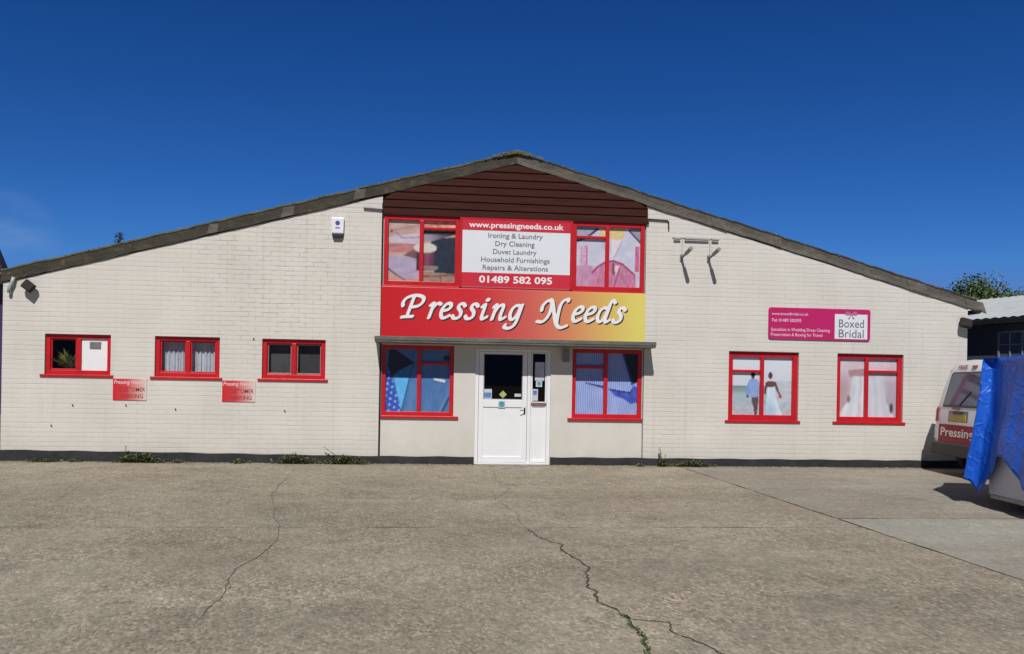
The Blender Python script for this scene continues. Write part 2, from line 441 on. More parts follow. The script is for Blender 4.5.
M['crack_faint'] = simple('fine_crack_dirt', (.130, .115, .086), .95, .4, 6)
def crack(pts, w, seed, depth=5, jit=.10):
    rnd = random.Random(seed)
    p = [Vector((x, y, 0)) for x, y in pts]
    for d in range(depth):
        q = [p[0]]
        for a, b in zip(p, p[1:]):
            L = (b-a).length; n = Vector((-(b-a).y, (b-a).x, 0)).normalized()
            q += [(a+b)/2+n*rnd.gauss(0, 1)*jit*L, b]
        p = q
    m = MB(); vs = []
    for k, c in enumerate(p):
        d = (p[min(k+1, len(p)-1)]-p[max(k-1, 0)]).normalized(); n = Vector((-d.y, d.x, 0))
        ww = w*rnd.uniform(.35, 1.3)*(1 if 3 < k < len(p)-4 else .35)
        vs.append((c+n*ww/2, c-n*ww/2))
    for (a, b), (c, d) in zip(vs, vs[1:]):
        m.quad(*[(q.x, q.y, .004) for q in (b, d, c, a)])
    tag(m.build('crack', M['crack'] if w > .011 else M['crack_faint']), kind='structure')
    return p
big_crack = crack([(1.02, -6.75), (1.22, -8.0), (1.20, -9.2), (1.27, -10.2), (1.20, -10.85), (1.30, -12.2)], .018, 3, jit=.07)
fork = crack([(1.24, -10.05), (1.52, -10.2), (1.62, -10.8), (1.9, -11.6)], .012, 5, jit=.07)
crack([(1.12, -.25), (1.02, -2.5), (.86, -4.6), (1.02, -6.72)], .006, 8, jit=.04)
crack([(-2.08, -2.2), (-1.95, -4.4), (-1.50, -6.5), (-1.36, -7.8), (-1.46, -8.6), (-1.37, -10.1)], .009, 9, jit=.025)
crack([(-4.6, -3.4), (-4.2, -5.2), (-3.9, -6.7), (-4.1, -9.4)], .004, 11, jit=.04)
crack([(5.2, -2.2), (6.6, -2.1), (8.1, -2.5)], .005, 12, jit=.03)

def moss(name, path, n, spread, seed):
    rnd = random.Random(seed); m = MB()
    for _ in range(n):
        c = rnd.choice(path); x, y = c.x+rnd.gauss(0, spread), c.y+rnd.gauss(0, spread)
        h = rnd.uniform(.006, .022); a = rnd.uniform(0, 6.28); r = rnd.uniform(.004, .011)
        dx, dy = math.cos(a)*r, math.sin(a)*r
        m.quad((x-dx, y-dy, .004), (x+dx, y+dy, .004), (x+dx*.3+dy, y+dy*.3-dx, h))
    return tag(m.build(name, M['weed']), kind='stuff')
tag(moss('moss', [p for p in big_crack if p.y < -10.0], 420, .008, 1), 'green moss growing along the forked crack in the concrete', 'moss')

# ------------------------------------------------------------------ main building
XL, XR, AX, AZ, SL = -7.33, 10.36, 1.55, 5.62, .272
def zt(x): return AZ-.13-SL*abs(x-AX)        # top of wall, hidden behind the verge
BX0, BX1 = -.86, 3.975
DEP = 26
bld = thing('commercial_building', (1.55, 0, 0), 'long cream painted brick workshop with low gable roof, red windows and white door', 'building')

def wall_part(name, x0, x1, holes, topf, mat, y=0.0, th=.24):
    xs = sorted(set([x0, x1] + [h[0] for h in holes] + [h[1] for h in holes] + ([AX] if x0 < AX < x1 else [])))
    m = MB()
    for a, b in zip(xs, xs[1:]):
        hs = sorted([h for h in holes if h[0] <= a+1e-6 and h[1] >= b-1e-6], key=lambda h: h[2])
        z = 0.0
        for h in hs:
            if h[2]-z > 1e-4: m.quad((a, y, z), (b, y, z), (b, y, h[2]), (a, y, h[2]))
            z = h[3]
        m.quad((a, y, z), (b, y, z), (b, y, topf(b)), (a, y, topf(a)))
    for (a, b, z0, z1) in holes:
        m.quad((a, y, z0), (a, y+th, z0), (a, y+th, z1), (a, y, z1))
        m.quad((b, y+th, z0), (b, y, z0), (b, y, z1), (b, y+th, z1))
        m.quad((a, y, z1), (a, y+th, z1), (b, y+th, z1), (b, y, z1))
        if z0 > .01: m.quad((a, y+th, z0), (a, y, z0), (b, y, z0), (b, y+th, z0))
    # end returns and back face
    m.quad((x0, y+th, 0), (x0, y, 0), (x0, y, topf(x0)), (x0, y+th, topf(x0)))
    m.quad((x1, y, 0), (x1, y+th, 0), (x1, y+th, topf(x1)), (x1, y, topf(x1)))
    for a, b in zip(xs, xs[1:]):
        hs = sorted([h for h in holes if h[0] <= a+1e-6 and h[1] >= b-1e-6], key=lambda h: h[2]); z = 0.0
        for h in hs:
            if h[2]-z > 1e-4: m.quad((b, y+th, z), (a, y+th, z), (a, y+th, h[2]), (b, y+th, h[2]))
            z = h[3]
        m.quad((b, y+th, z), (a, y+th, z), (a, y+th, topf(a)), (b, y+th, topf(b)))
    return m.build(name, mat, bld)

L1 = (-6.63, -5.53, 1.51, 2.215); L2 = (-4.79, -3.68, 1.50, 2.215); L3 = (-2.95, -1.84, 1.50, 2.21)
R1 = (5.61, 6.98, .87, 2.17); R2 = (7.74, 9.07, .87, 2.17)
LL = (-.845, .46, .87, 2.155); LR = (2.64, 3.955, .87, 2.155)
DR = (.85, 2.24, 0.0, 2.11)
UL = (-.84, .524, 3.225, 4.49); UR = (2.60, 3.96, 3.225, 4.49)
wall_part('brick_wall', XL, BX0-.012, [L1, L2, L3], zt, M['brick'])
wall_part('brick_wall', BX1+.012, XR, [R1, R2], zt, M['brick'])
wall_part('rendered_wall', BX0+.012, BX1-.012, [LL, LR, DR, UL, UR], lambda x: 4.55, M['render'], .012, .228)
# gaps at the bay edges
m = MB(); m.box(BX0-.0115, BX0+.0115, .02, .2, 0, 4.7); m.build('joint_strip', M['black_paint'], bld)
m = MB(); m.box(BX1-.0115, BX1+.0115, .03, .2, 0, 4.7); m.build('joint_strip', M['lamp_grey'], bld)
m = MB(); m.tube([(BX0-.014, -.008, .15), (BX0-.014, -.008, 4.7)], .008, 6); m.build('cable', M['black_paint'], bld)
# rest of the shell
m = MB()
m.quad((XL, DEP, 0), (XL, .24, 0), (XL, .24, zt(XL)), (XL, DEP, zt(XL)))
m.quad((XR, .24, 0), (XR, DEP, 0), (XR, DEP, zt(XR)), (XR, .24, zt(XR)))
m.quad((XL+.2, .24, 0), (XL+.2, DEP, 0), (XL+.2, DEP, zt(XL)), (XL+.2, .24, zt(XL)))
m.quad((XR-.2, DEP, 0), (XR-.2, .24, 0), (XR-.2, .24, zt(XR)), (XR-.2, DEP, zt(XR)))
m.quad((XR, DEP, 0), (XL, DEP, 0), (XL, DEP, zt(XL)), (AX, DEP, zt(AX)), (XR, DEP, zt(XR)))
m.build('side_wall', M['brick'], bld)
# inner room behind the front wall
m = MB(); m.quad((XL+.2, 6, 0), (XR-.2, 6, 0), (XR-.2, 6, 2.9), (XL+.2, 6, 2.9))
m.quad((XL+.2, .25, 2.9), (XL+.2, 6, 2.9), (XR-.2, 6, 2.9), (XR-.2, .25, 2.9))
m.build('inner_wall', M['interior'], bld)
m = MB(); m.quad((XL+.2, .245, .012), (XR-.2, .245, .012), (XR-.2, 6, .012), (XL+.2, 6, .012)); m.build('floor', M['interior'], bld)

# corrugated roof, one sheet each side of the ridge
for sgn, xe in ((-1, XL-.22), (1, XR+.22)):
    m = MB(); n = int(DEP/.075)
    for k in range(n):
        y0, y1 = -.02+k*.075, -.02+(k+1)*.075
        d0, d1 = (.02, -.02) if k % 2 else (-.02, .02)
        ze = AZ+.05-SL*abs(xe-AX); zr = AZ+.05
        q = [(AX, y0, zr+d0), (xe, y0, ze+d0), (xe, y1, ze+d1), (AX, y1, zr+d1)]
        if sgn > 0: q = q[::-1]
        m.quad(*q)
    m.build('roof', M['roof'], bld)
# verge: weathered cement barge boards in lengths
def verge(sgn, xe, mat):
    m = MB(); rnd = random.Random(20+sgn); x = AX; L = abs(xe-AX); s = 0
    while s < L-.05:
        e = min(L, s+rnd.uniform(1.1, 1.7)); a, b = AX+sgn*s, AX+sgn*e
        j = rnd.uniform(-.010, .010); yj = rnd.uniform(-.015, .015)
        n = 10
        for k in range(n):
            t0, t1 = k/n, (k+1)/n
            xa, xb = a+(b-a)*t0, a+(b-a)*t1
            def top(x): return AZ+.095-SL*abs(x-AX)+j+.006*math.sin(x*9)+.005*math.sin(x*23+1)
            def bot(x): return AZ-.115-SL*abs(x-AX)*(1.0 if sgn < 0 else 1.003)+j*1.0+.005*math.sin(x*5+2)+.003*math.sin(x*17)
            poly = [(xa, bot(xa)), (xb, bot(xb)), (xb, top(xb)), (xa, top(xa))]
            if sgn < 0: poly = [poly[1], poly[0], poly[3], poly[2]]
            m.cur = 0; m.prism(poly, -.020+yj*.3, .03)
            lip = [(x_, z_-.0) for x_, z_ in [(poly[0][0], poly[0][1]+.0), (poly[1][0], poly[1][1]+.0), (poly[1][0], poly[1][1]+.075), (poly[0][0], poly[0][1]+.075)]]
            m.cur = 1; m.prism(lip, -.027+yj*.3, -.0205+yj*.3)
            pa, pb, pc, pd = poly
            cap = [(pd[0], pd[1]-.022), (pc[0], pc[1]-.022), (pc[0], pc[1]+.006), (pd[0], pd[1]+.006)]
            m.cur = 2; m.prism(cap, -.029+yj*.3, -.0205+yj*.3)
        if rnd.random() < .45:                   # cement repair over the joint
            w = rnd.uniform(.12, .42); q = [(b-w*sgn*.5, bot(b-w*sgn*.5)+.005), (b+w*sgn*.5, bot(b+w*sgn*.5)+.005), (b+w*sgn*.3, top(b+w*sgn*.3)-.03), (b-w*sgn*.6, top(b-w*sgn*.6)-.05)]
            if sgn < 0: q = [q[1], q[0], q[3], q[2]]
            m.cur = 3; m.prism(q, -.034+yj*.3, -.0292+yj*.3)
        s = e
    o = m.build('barge_board', [mat, mat if sgn < 0 else M['verge_lip'], M['verge_moss'] if sgn < 0 else M['verge'], M['verge_patch']], bld)
    lm = MB(); 
    for _ in range(1500 if sgn < 0 else 900):
        d = rnd.random()**(1.1)*L; xx = AX+sgn*d
        if rnd.random() > .35+.65*math.exp(-d/1.5): continue
        zz = AZ+.106-SL*d+rnd.uniform(-.02, .012); yy = rnd.uniform(-.04, .05); r = rnd.uniform(.006, .016)
        lm.quad((xx-r, yy, zz-r*.6), (xx+r, yy-.004, zz-r*.5), (xx+r*.6, yy+.006, zz+r*.7), (xx-r*.7, yy+.006, zz+r*.8))
    lm.build('lichen', M['lichen'], o)['kind'] = 'stuff'
verge(-1, XL-.03, M['verge']); verge(1, XR+.17, M['verge_pale'])
m = MB()
m.prism([(AX-.30, AZ+.055), (AX+.30, AZ+.055), (AX+.16, AZ+.095), (AX, AZ+.125), (AX-.16, AZ+.095)], -.055, DEP)
rc = m.build('ridge_cap', M['verge'], bld, bevel=.015)
lm = MB()
for _ in range(260):
    xx = AX+random.gauss(0, .17); zz = AZ+.115-.22*abs(xx-AX)+random.uniform(-.035, .008); r = random.uniform(.008, .02); yy = -.062
    lm.quad((xx-r, yy, zz-r), (xx+r, yy-.003, zz-r*.6), (xx+r*.6, yy+.005, zz+r), (xx-r*.7, yy+.003, zz+r*.8))
lm.build('lichen', M['lichen'], rc)['kind'] = 'stuff'
# timber gable boards
m = MB(); zb = 4.495; bh = .142
while zb < AZ-.2:
    z1 = zb+bh
    def lim(z): return max(BX0+.002, AX-(AZ-.10-z)/SL), min(BX1+.03, AX+(AZ-.10-z)/SL)
    a0, b0 = lim(zb); a1, b1 = lim(z1)
    if b1-a1 < .1: a1, b1 = AX-.05, AX+.05
    if b0-a0 < .2: break
    i = len(m.v)
    m.v += [(a0, -.030, zb), (b0, -.030, zb), (b1, -.012, z1), (a1, -.012, z1), (a0, .01, zb), (b0, .01, zb), (b1, .01, z1), (a1, .01, z1)]
    for f in ((0,1,2,3), (0,4,5,1), (4,7,6,5), (0,3,7,4), (1,5,6,2)): m.f.append(tuple(i+k for k in f)); m.mi.append(0)
    zb = z1
m.build('gable_cladding', M['timber'], bld)
box_obj('fascia_strip', (BX0, BX1+.05, -.040, .0, 4.487, 4.53), M['timber'], bld)
# plinth
for a, b, za, zb_ in ((XL-.01, DR[0]-.005, .195, .14), (DR[1]+.005, XR+.01, .145, .145)):
    m = MB(); n = 40
    for k in range(n):
        x0, x1 = a+(b-a)*k/n, a+(b-a)*(k+1)/n
        z0 = za+(zb_-za)*min(1, (x0-a)/6.5)+.006*math.sin(x0*7); z1 = za+(zb_-za)*min(1, (x1-a)/6.5)+.006*math.sin(x1*7)
        m.quad((x0, -.016, 0), (x1, -.016, 0), (x1, -.016, z1), (x0, -.016, z0))
        m.quad((x0, -.016, z0), (x1, -.016, z1), (x1, .011, z1), (x0, .011, z0))
    m.build('plinth', M['black_paint'], bld)
# canopy over the entrance
m = MB(); m.box(-.95, 4.10, -.39, .011, 2.175, 2.275)
cn = m.build('canopy', M['canopy'], bld, bevel=.012)
m = MB(); m.box(-.955, 4.105, -.40, -.388, 2.215, 2.285); m.build('edge_trim', M['canopy'], cn, bevel=.006)
# gutters along the eaves
for sx in (XL-.13, XR+.13):
    m = MB(); n = 8; pr = [(sx+.075*math.cos(math.pi+math.pi*k/n), zt(XL)-.02+.075*math.sin(math.pi+math.pi*k/n)) for k in range(n+1)]
    for (a, b), (c, d) in zip(pr, pr[1:]):
        m.quad((a, -.12, b), (c, -.12, d), (c, DEP, d), (a, DEP, b))
    m.prism(pr, -.13, -.115)
    m.build('gutter', M['black_plastic'], bld)
# little bolts left in the brickwork
for x, z in ((-6.15, .98), (-6.5, .62), (-5.26, .99), (-4.42, .93), (-2.54, .93), (-3.1, 2.20)):
    m = MB(); m.tube([(x, .0, z), (x+.004, -.022, z+.003), (x+.01, -.03, z+.014)], .007, 7)
    m.box(x-.010, x+.010, -.004, .004, z-.016, z+.016)
    m.build('bolt', M['rust'], bld)
# short cable runs at the top of the bay
m = MB(); m.tube([(-1.21, -.025, 4.60), (-.87, -.025, 4.585)], .019, 8); m.build('conduit', M['lamp_grey'], bld)
m = MB(); m.tube([(3.99, -.02, 4.585), (4.38, -.02, 4.57), (4.40, -.02, 4.55), (4.405, -.02, 4.40)], .012, 8); m.build('conduit', M['black_paint'], bld)

# ------------------------------------------------------------------ windows
def window(rect, mull, trans, fw=.075, sill=None, y=.045, part_label=None, sash=True):
    x0, x1, z0, z1 = rect
    m = MB(); d0, d1 = y, y+.07
    if sill: zs = z0+.045
    else: zs = z0
    m.box(x0+.001, x0+fw, d0, d1, z0+.001, z1-.001); m.box(x1-fw, x1-.001, d0, d1, z0+.001, z1-.001)
    m.box(x0+fw, x1-fw, d0+.001, d1, z1-fw, z1-.001); m.box(x0+fw, x1-fw, d0+.001, d1, z0+.001, z0+fw*1.05)
    for q in mull: m.box(q-.036, q+.036, d0-.002, d1-.002, z0+fw*1.05-.001, z1-fw+.001)
    for (a, b, z) in trans: m.box(a, b, d0+.004, d1-.004, z-.025, z+.025)
    f = m.build('window', M['red'], bld, bevel=.006)
    if part_label: f['label'] = part_label
    if sill:
        m = MB(); m.prism([(0, 0)]*0 or [(sill[0], z0-.045), (sill[1], z0-.045), (sill[1], z0+.004), (sill[0], z0+.004)], -.022, .05)
        m.build('sill', M['red'], f, bevel=.008)
    return f
def pane(f, x0, x1, z0, z1, y):
    m = MB(); m.quad((x0, y, z0), (x1, y, z0), (x1, y, z1), (x0, y, z1)); return m.build('pane', M['glass'], f)
def bead(f, x0, x1, z0, z1, y, mat, w=.022):
    m = MB(); m.box(x0, x1, y, y+.02, z0, z0+w); m.box(x0, x1, y, y+.02, z1-w, z1)
    m.box(x0, x0+w, y, y+.02, z0+w, z1-w); m.box(x1-w, x1, y, y+.02, z0+w, z1-w)
    return m.build('sash', mat, f, bevel=.004)

cx = -6.08
f = window(L1, [cx], [], sill=(-6.70, -5.48), part_label='red window with a plant behind one pane and a white vented panel')
pane(f, L1[0]+.07, cx-.03, L1[2]+.07, L1[3]-.07, .085)
m = MB(); m.box(cx+.034, L1[1]-.073, .075, .10, L1[2]+.077, L1[3]-.073); vp = m.build('vent_panel', M['white'], f)
m = MB()
for k in range(5): m.box(cx+.17, cx+.36, .062, .078, L1[3]-.24+k*.026, L1[3]-.24+k*.026+.012)
m.build('vent_grille', M['lamp_grey'], vp)
bead(f, L1[0]+.072, cx-.035, L1[2]+.075, L1[3]-.072, .07, M['red'], .03)
cx = -4.235
f = window(L2, [cx], [], sill=(-4.86, -3.63), part_label='red window with pale net curtain behind both panes')
for a, b in ((L2[0]+.07, cx-.03), (cx+.03, L2[1]-.07)):
    pane(f, a, b, L2[2]+.07, L2[3]-.07, .085); bead(f, a+.003, b-.003, L2[2]+.075, L2[3]-.072, .07, M['red'], .03)
cx = -2.40
f = window(L3, [cx], [], sill=(-3.02, -1.79), part_label='red window with dark empty panes and pale sash edges')
for a, b in ((L3[0]+.07, cx-.03), (cx+.03, L3[1]-.07)):
    pane(f, a, b, L3[2]+.07, L3[3]-.07, .095); bead(f, a+.003, b-.003, L3[2]+.075, L3[3]-.072, .07, M['red'], .02)
    bead(f, a+.022, b-.022, L3[2]+.094, L3[3]-.091, .085, M['lamp_grey'], .014)

for a, b, k_ in ((L3[0]+.07, cx-.03, .060), (cx+.03, L3[1]-.07, .036)):  # grey sheet added behind each pane to give its tone, one darker
    m = MB(); m.quad((a-.03, .19, L3[2]+.03), (b+.03, .19, L3[2]+.03), (b+.03, .19, L3[3]-.03), (a-.03, .19, L3[3]-.03))
    m.build('pane_backing', simple('pane_backing_grey', (k_, k_, k_*1.03), .8, .25, 5), f)

def wsum(*a): return sum(a)
def smooth(a, b, x):
    t = max(0, min(1, (x-a)/(b-a))); return t*t*(3-2*t)
def mixc(a, b, t): return tuple(p+(q-p)*t for p, q in zip(a, b))
def hsh(i, j): 
    r = math.sin(i*127.1+j*311.7)*43758.5453; return r-math.floor(r)
def vn(u, v):
    i, j = math.floor(u), math.floor(v); a, b = u-i, v-j
    a, b = a*a*(3-2*a), b*b*(3-2*b)
    return (hsh(i, j)*(1-a)+hsh(i+1, j)*a)*(1-b)+(hsh(i, j+1)*(1-a)+hsh(i+1, j+1)*a)*b

def inp(x, y, P):
    r = False; n = len(P)
    for k in range(n):
        (a, b), (c, d) = P[k], P[(k+1) % n]
        if (b > y) != (d > y) and x < (c-a)*(y-b)/(d-b)+a: r = not r
    return r
def seg(x, y, a, b):
    dx, dy = b[0]-a[0], b[1]-a[1]; t = max(0, min(1, ((x-a[0])*dx+(y-a[1])*dy)/(dx*dx+dy*dy)))
    return math.hypot(x-a[0]-dx*t, y-a[1]-dy*t)
def el(x, y, cx, cy, rx, ry): return ((x-cx)/rx)**2+((y-cy)/ry)**2 < 1
def frame(u, v, x0, x1, y0, y1): return x0+(x1-x0)*u, y1-(y1-y0)*v
def tone(c, x, y, k=10, sx=.05, sy=.05):
    n = (vn(x*sx, y*sy)-.5)*2*k+(vn(x*sx*3.1+9, y*sy*3.1)-.5)*k; return tuple(q+n for q in c)

def pic_beach(u, v):                  # couple walking away along a pale beach
    x, y = frame(u, v, 95, 555, 85, 555)
    c = mixc((232, 234, 244), (222, 224, 236), smooth(85, 320, y))
    hz = 318 if x < 330 else 318-44*smooth(370, 450, x)
    if y > hz:
        if x < 360: c = mixc((128, 158, 162), (178, 194, 204), smooth(hz, hz+85, y)); c = tone(c, x, y, 12, .012, .12)
        else: c = tone((204, 209, 218), x, y, 7, .02, .08)
    if y > 455+14*math.sin(x*.02): c = tone((196, 196, 208), x, y, 12, .05, .1)
    if inp(x, y, [(250, 405), (304, 405), (302, 440), (298, 475), (262, 472), (252, 440)]): c = tone((104, 84, 84), x, y, 8)
    if inp(x, y, [(264, 470), (300, 470), (294, 520), (290, 556), (274, 556), (272, 520)]): c = (98, 78, 78)
    if seg(x, y, (230, 300), (221, 395)) < 11: c = (140, 164, 220)
    if el(x, y, 221, 402, 8, 12): c = (84, 66, 66)
    if inp(x, y, [(226, 278), (246, 264), (275, 262), (296, 270), (306, 300), (303, 405), (240, 407), (234, 340)]): c = tone((150, 176, 232), x, y, 9)
    if el(x, y, 259, 233, 17, 22): c = (32, 29, 38)
    if el(x, y, 259, 255, 10, 10): c = (96, 72, 66)
    if inp(x, y, [(366, 320), (418, 320), (428, 375), (440, 430), (466, 500), (486, 552), (352, 552), (362, 430)]):
        c = mixc((222, 236, 248), (180, 206, 236), smooth(380, 540, y)*smooth(470, 380, x)); c = tone(c, x, y, 8, .09, .02)
    if inp(x, y, [(358, 290), (374, 278), (410, 278), (428, 288), (420, 324), (364, 326)]): c = (118, 78, 70)
    if seg(x, y, (424, 292), (444, 348)) < 9 or seg(x, y, (444, 348), (464, 392)) < 7: c = (110, 72, 66)
    if seg(x, y, (362, 295), (350, 375)) < 8: c = (106, 70, 64)
    if el(x, y, 465, 400, 14, 14): c = (196, 74, 98)
    if el(x, y, 389, 236, 16, 28): c = (92, 62, 56)
    return c
def pic_dress(u, v):                  # two white gowns
    x, y = frame(u, v, 65, 545, 65, 555)
    c = tone(mixc((222, 200, 212), (206, 188, 198), smooth(65, 400, y)), x, y, 12, .02, .012)
    if inp(x, y, [(140, 170), (290, 150), (300, 215), (160, 225)]): c = tone((186, 148, 154), x, y, 8)
    if x > 430: c = mixc(c, (184, 174, 190), .7*smooth(430, 480, x)*smooth(200, 320, y))
    if x < 170: c = mixc(c, (196, 160, 168), .7*smooth(170, 120, x)*smooth(150, 300, y))
    a = inp(x, y, [(180, 214), (318, 218), (318, 556), (66, 556), (100, 480), (150, 415), (170, 330)])
    b = inp(x, y, [(318, 222), (400, 205), (432, 212), (440, 320), (456, 420), (500, 495), (530, 556), (318, 556)])
    if a or b:
        f = math.sin((x-300)*.09*(1.5-y/900)+2*vn(x*.02, y*.01)); c = mixc((236, 236, 244), (212, 212, 224), .5+.5*f*.8); c = tone(c, x, y, 7, .03, .015)
        if b: c = mixc(c, (204, 200, 214), .35)
    c = mixc(c, (118, 108, 118), .8*smooth(1.7, .3, ((x-152)/14)**2+((y-402)/30)**2)); c = mixc(c, (62, 54, 78), .9*smooth(1.7, .3, ((x-500)/14)**2+((y-472)/40)**2))
    return c
def pic_shirts_blue(u, v):            # plain and spotted blue shirts
    x, y = frame(u, v, 40, 620, 25, 590)
    c = tone((78, 124, 182), x, y, 9, .02, .008)
    if x < 320:
        c = tone((84, 132, 190), x, y, 8, .03, .01)
        if inp(x, y, [(60, 25), (300, 25), (300, 160), (255, 290), (120, 290)]): c = tone((62, 118, 186), x, y, 8)
        if inp(x, y, [(120, 285), (258, 285), (232, 400), (188, 580), (140, 380)]): c = tone((104, 190, 250), x, y, 8)
        if seg(x, y, (258, 285), (190, 580)) < 7 or seg(x, y, (300, 150), (258, 285)) < 6: c = (52, 96, 160)
        if inp(x, y, [(40, 150), (95, 280), (140, 380), (188, 590), (40, 590)]):
            c = tone((52, 90, 196), x, y, 10); ax, ay = ((x+y*.15)/46) % 1-.5, ((y+23*(int((x+y*.15)/46) % 2))/52) % 1-.5
            if ax*ax+ay*ay < .05: c = (160, 192, 244)
        if inp(x, y, [(72, 36), (130, 36), (300, 150), (205, 200), (150, 230), (96, 288), (60, 180)]): c = tone((26, 28, 52), x, y, 6)
    else:
        if seg(x, y, (618, 440), (545, 590)) < 9: c = (46, 70, 122)
        elif seg(x, y, (600, 440), (525, 590)) < 16: c = (96, 140, 194)
        if inp(x, y, [(468, 278), (576, 300), (570, 322), (474, 300)]): c = (232, 234, 240)
        if el(x, y, 590, 105, 36, 22): c = (30, 34, 56)
        c = tone(c, x, y, 5, .08, .02)
    return c
def pic_shirts_stripe(u, v):          # striped shirt with a folded cuff
    x, y = frame(u, v, 75, 590, 60, 580)
    b = x+.10*(y-300)*(x-330)/260+8*math.sin(y*.012)
    c = mixc((106, 130, 216), (204, 216, 250), .5+.5*math.sin(b*.40)); c = tone(c, x, y, 8, .02, .01)
    if y < 300-.0*x: c = mixc(c, (112, 134, 206), .30)
    if seg(x, y, (165, 316), (320, 350)) < 4+.045*(x-165): c = (46, 60, 138)
    if inp(x, y, [(360, 362), (520, 388), (556, 330), (588, 345), (588, 470), (540, 486), (470, 440), (400, 420)]): c = tone(mixc((50, 72, 176), (84, 112, 210), vn(x*.03, y*.02)), x, y, 12)
    if seg(x, y, (362, 366), (520, 390)) < 7: c = (34, 46, 120)
    if inp(x, y, [(462, 60), (590, 60), (590, 300), (545, 325), (505, 200)]): c = tone((16, 17, 30), x, y, 3)
    if seg(x, y, (462, 60), (545, 325)) < 7: c = (60, 78, 150)
    return c
def pic_thread(u, v):                 # cotton reel among folded cloths
    x, y = frame(u, v, 40, 610, 30, 575)
    c = tone((206, 168, 162), x, y, 14, .02, .03)
    if x < 320:
        if inp(x, y, [(40, 235), (40, 190), (120, 168), (320, 140), (320, 238)]): c = tone((212, 198, 214), x, y, 8, .02, .05)
        for a, b, w, k in (((105, 140), (165, 192), 5, (176, 120, 150)), ((165, 192), (320, 178), 5, (186, 136, 166)), ((60, 130), (320, 70), 4, (176, 130, 122)), ((40, 110), (200, 40), 4, (222, 190, 182))):
            if seg(x, y, a, b) < w: c = k
        if el(x, y, 72, 134, 14, 14): c = (130, 96, 90)
        if 238 < y < 318 and x < 290: c = tone((198, 128, 130), x, y, 14, .03, .05)
        if inp(x, y, [(170, 340), (270, 280), (310, 330), (310, 380), (220, 352)]): c = tone((122, 92, 94), x, y, 8)
        if inp(x, y, [(40, 385), (90, 350), (250, 358), (320, 430), (320, 520), (200, 552), (120, 510), (40, 450)]): c = tone((188, 170, 200), x, y, 9, .02, .03)
        if seg(x, y, (40, 455), (140, 528)) < 8 or seg(x, y, (140, 528), (200, 560)) < 6: c = (112, 92, 104)
        if seg(x, y, (200, 500), (300, 470)) < 5: c = (206, 140, 180)
        if y > 555 or (x < 130 and y > 520): c = tone((204, 162, 148), x, y, 10)
    else:
        if y < 122: c = tone((222, 160, 140), x, y, 46, .055, .06)
        elif y < 152: c = (58, 34, 36)
        elif inp(x, y, [(335, 152), (590, 152), (470, 190), (400, 215), (335, 215)]): c = mixc((166, 156, 172), (78, 72, 88), smooth(360, 560, x))
        elif inp(x, y, [(400, 215), (470, 185), (610, 170), (610, 512), (440, 500), (400, 400)]): c = tone((38, 45, 66), x, y, 7)
        if y > 478+.05*(x-335): c = tone((168, 134, 118), x, y, 16, .03, .05)
        if seg(x, y, (335, 520), (610, 500)) < 4 or seg(x, y, (480, 500), (490, 575)) < 4: c = (104, 76, 70)
    if 282 < x < 432 and 290 < y < 470:
        c = mixc((150, 74, 98), (74, 42, 56), min(1, abs(x-372)/70)); c = tone(c, x, y, 12, .02, .3)
    if el(x, y, 400, 440, 62, 30) and y > 425: c = tone((150, 132, 130), x, y, 8)
    if el(x, y, 352, 270, 96, 43): c = tone((224, 214, 204), x, y, 8)
    if 43*.9 < 43 and el(x, y, 352, 276, 96, 43) and not el(x, y, 352, 270, 96, 43): c = (168, 152, 146)
    return c
def pic_collar(u, v):                 # pink garment with a white collar
    x, y = frame(u, v, 50, 560, 75, 590)
    c = tone((214, 212, 232), x, y, 8, .015, .02)
    if inp(x, y, [(50, 75), (235, 75), (150, 168), (50, 215)]): c = tone((168, 174, 194), x, y, 8)
    if seg(x, y, (222, 96), (140, 168)) < 9 or seg(x, y, (140, 168), (50, 212)) < 7: c = (44, 54, 110)
    if inp(x, y, [(232, 92), (300, 75), (435, 75), (425, 160), (392, 196), (330, 170), (252, 186)]): c = tone((236, 208, 152), x, y, 12)
    if inp(x, y, [(328, 178), (405, 190), (352, 330), (330, 330)]): c = tone((240, 226, 236), x, y, 6)
    if seg(x, y, (410, 195), (352, 330)) < 5 or seg(x, y, (255, 190), (300, 330)) < 4: c = (188, 178, 204)
    if inp(x, y, [(458, 75), (560, 75), (560, 200), (478, 112)]): c = tone((166, 164, 182), x, y, 8)
    if seg(x, y, (468, 105), (556, 204)) < 7: c = (52, 52, 96)
    if 84 < x < 140 and 235 < y < 425: c = tone((224, 178, 206), x, y, 20, .09, .09)
    if 130 < x < 146 and 235 < y < 425: c = (208, 128, 170)
    if x < 190 and y > 405: c = tone((210, 160, 190), x, y, 14, .06, .02)
    if inp(x, y, [(176, 462), (210, 415), (290, 358), (350, 352), (420, 378), (522, 470), (526, 590), (185, 590)]):
        c = tone((206, 134, 168), x, y, 22, .13, .03)
        for a, b in (((176, 462), (215, 412)), ((215, 412), (290, 362)), ((290, 362), (355, 356)), ((355, 356), (420, 382)), ((420, 382), (522, 472))):
            if seg(x, y, a, b) < 13: c = (172, 62, 110)
        if inp(x, y, [(352, 395), (396, 400), (366, 485)]): c = (240, 218, 232)
        if seg(x, y, (345, 390), (350, 470)) < 12: c = (170, 80, 84)
        if seg(x, y, (396, 420), (352, 590)) < 5: c = (170, 80, 122)
    if 514 < x < 548 and 230 < y < 450: c = tone((206, 108, 152), x, y, 26, .12, .03)
    return c

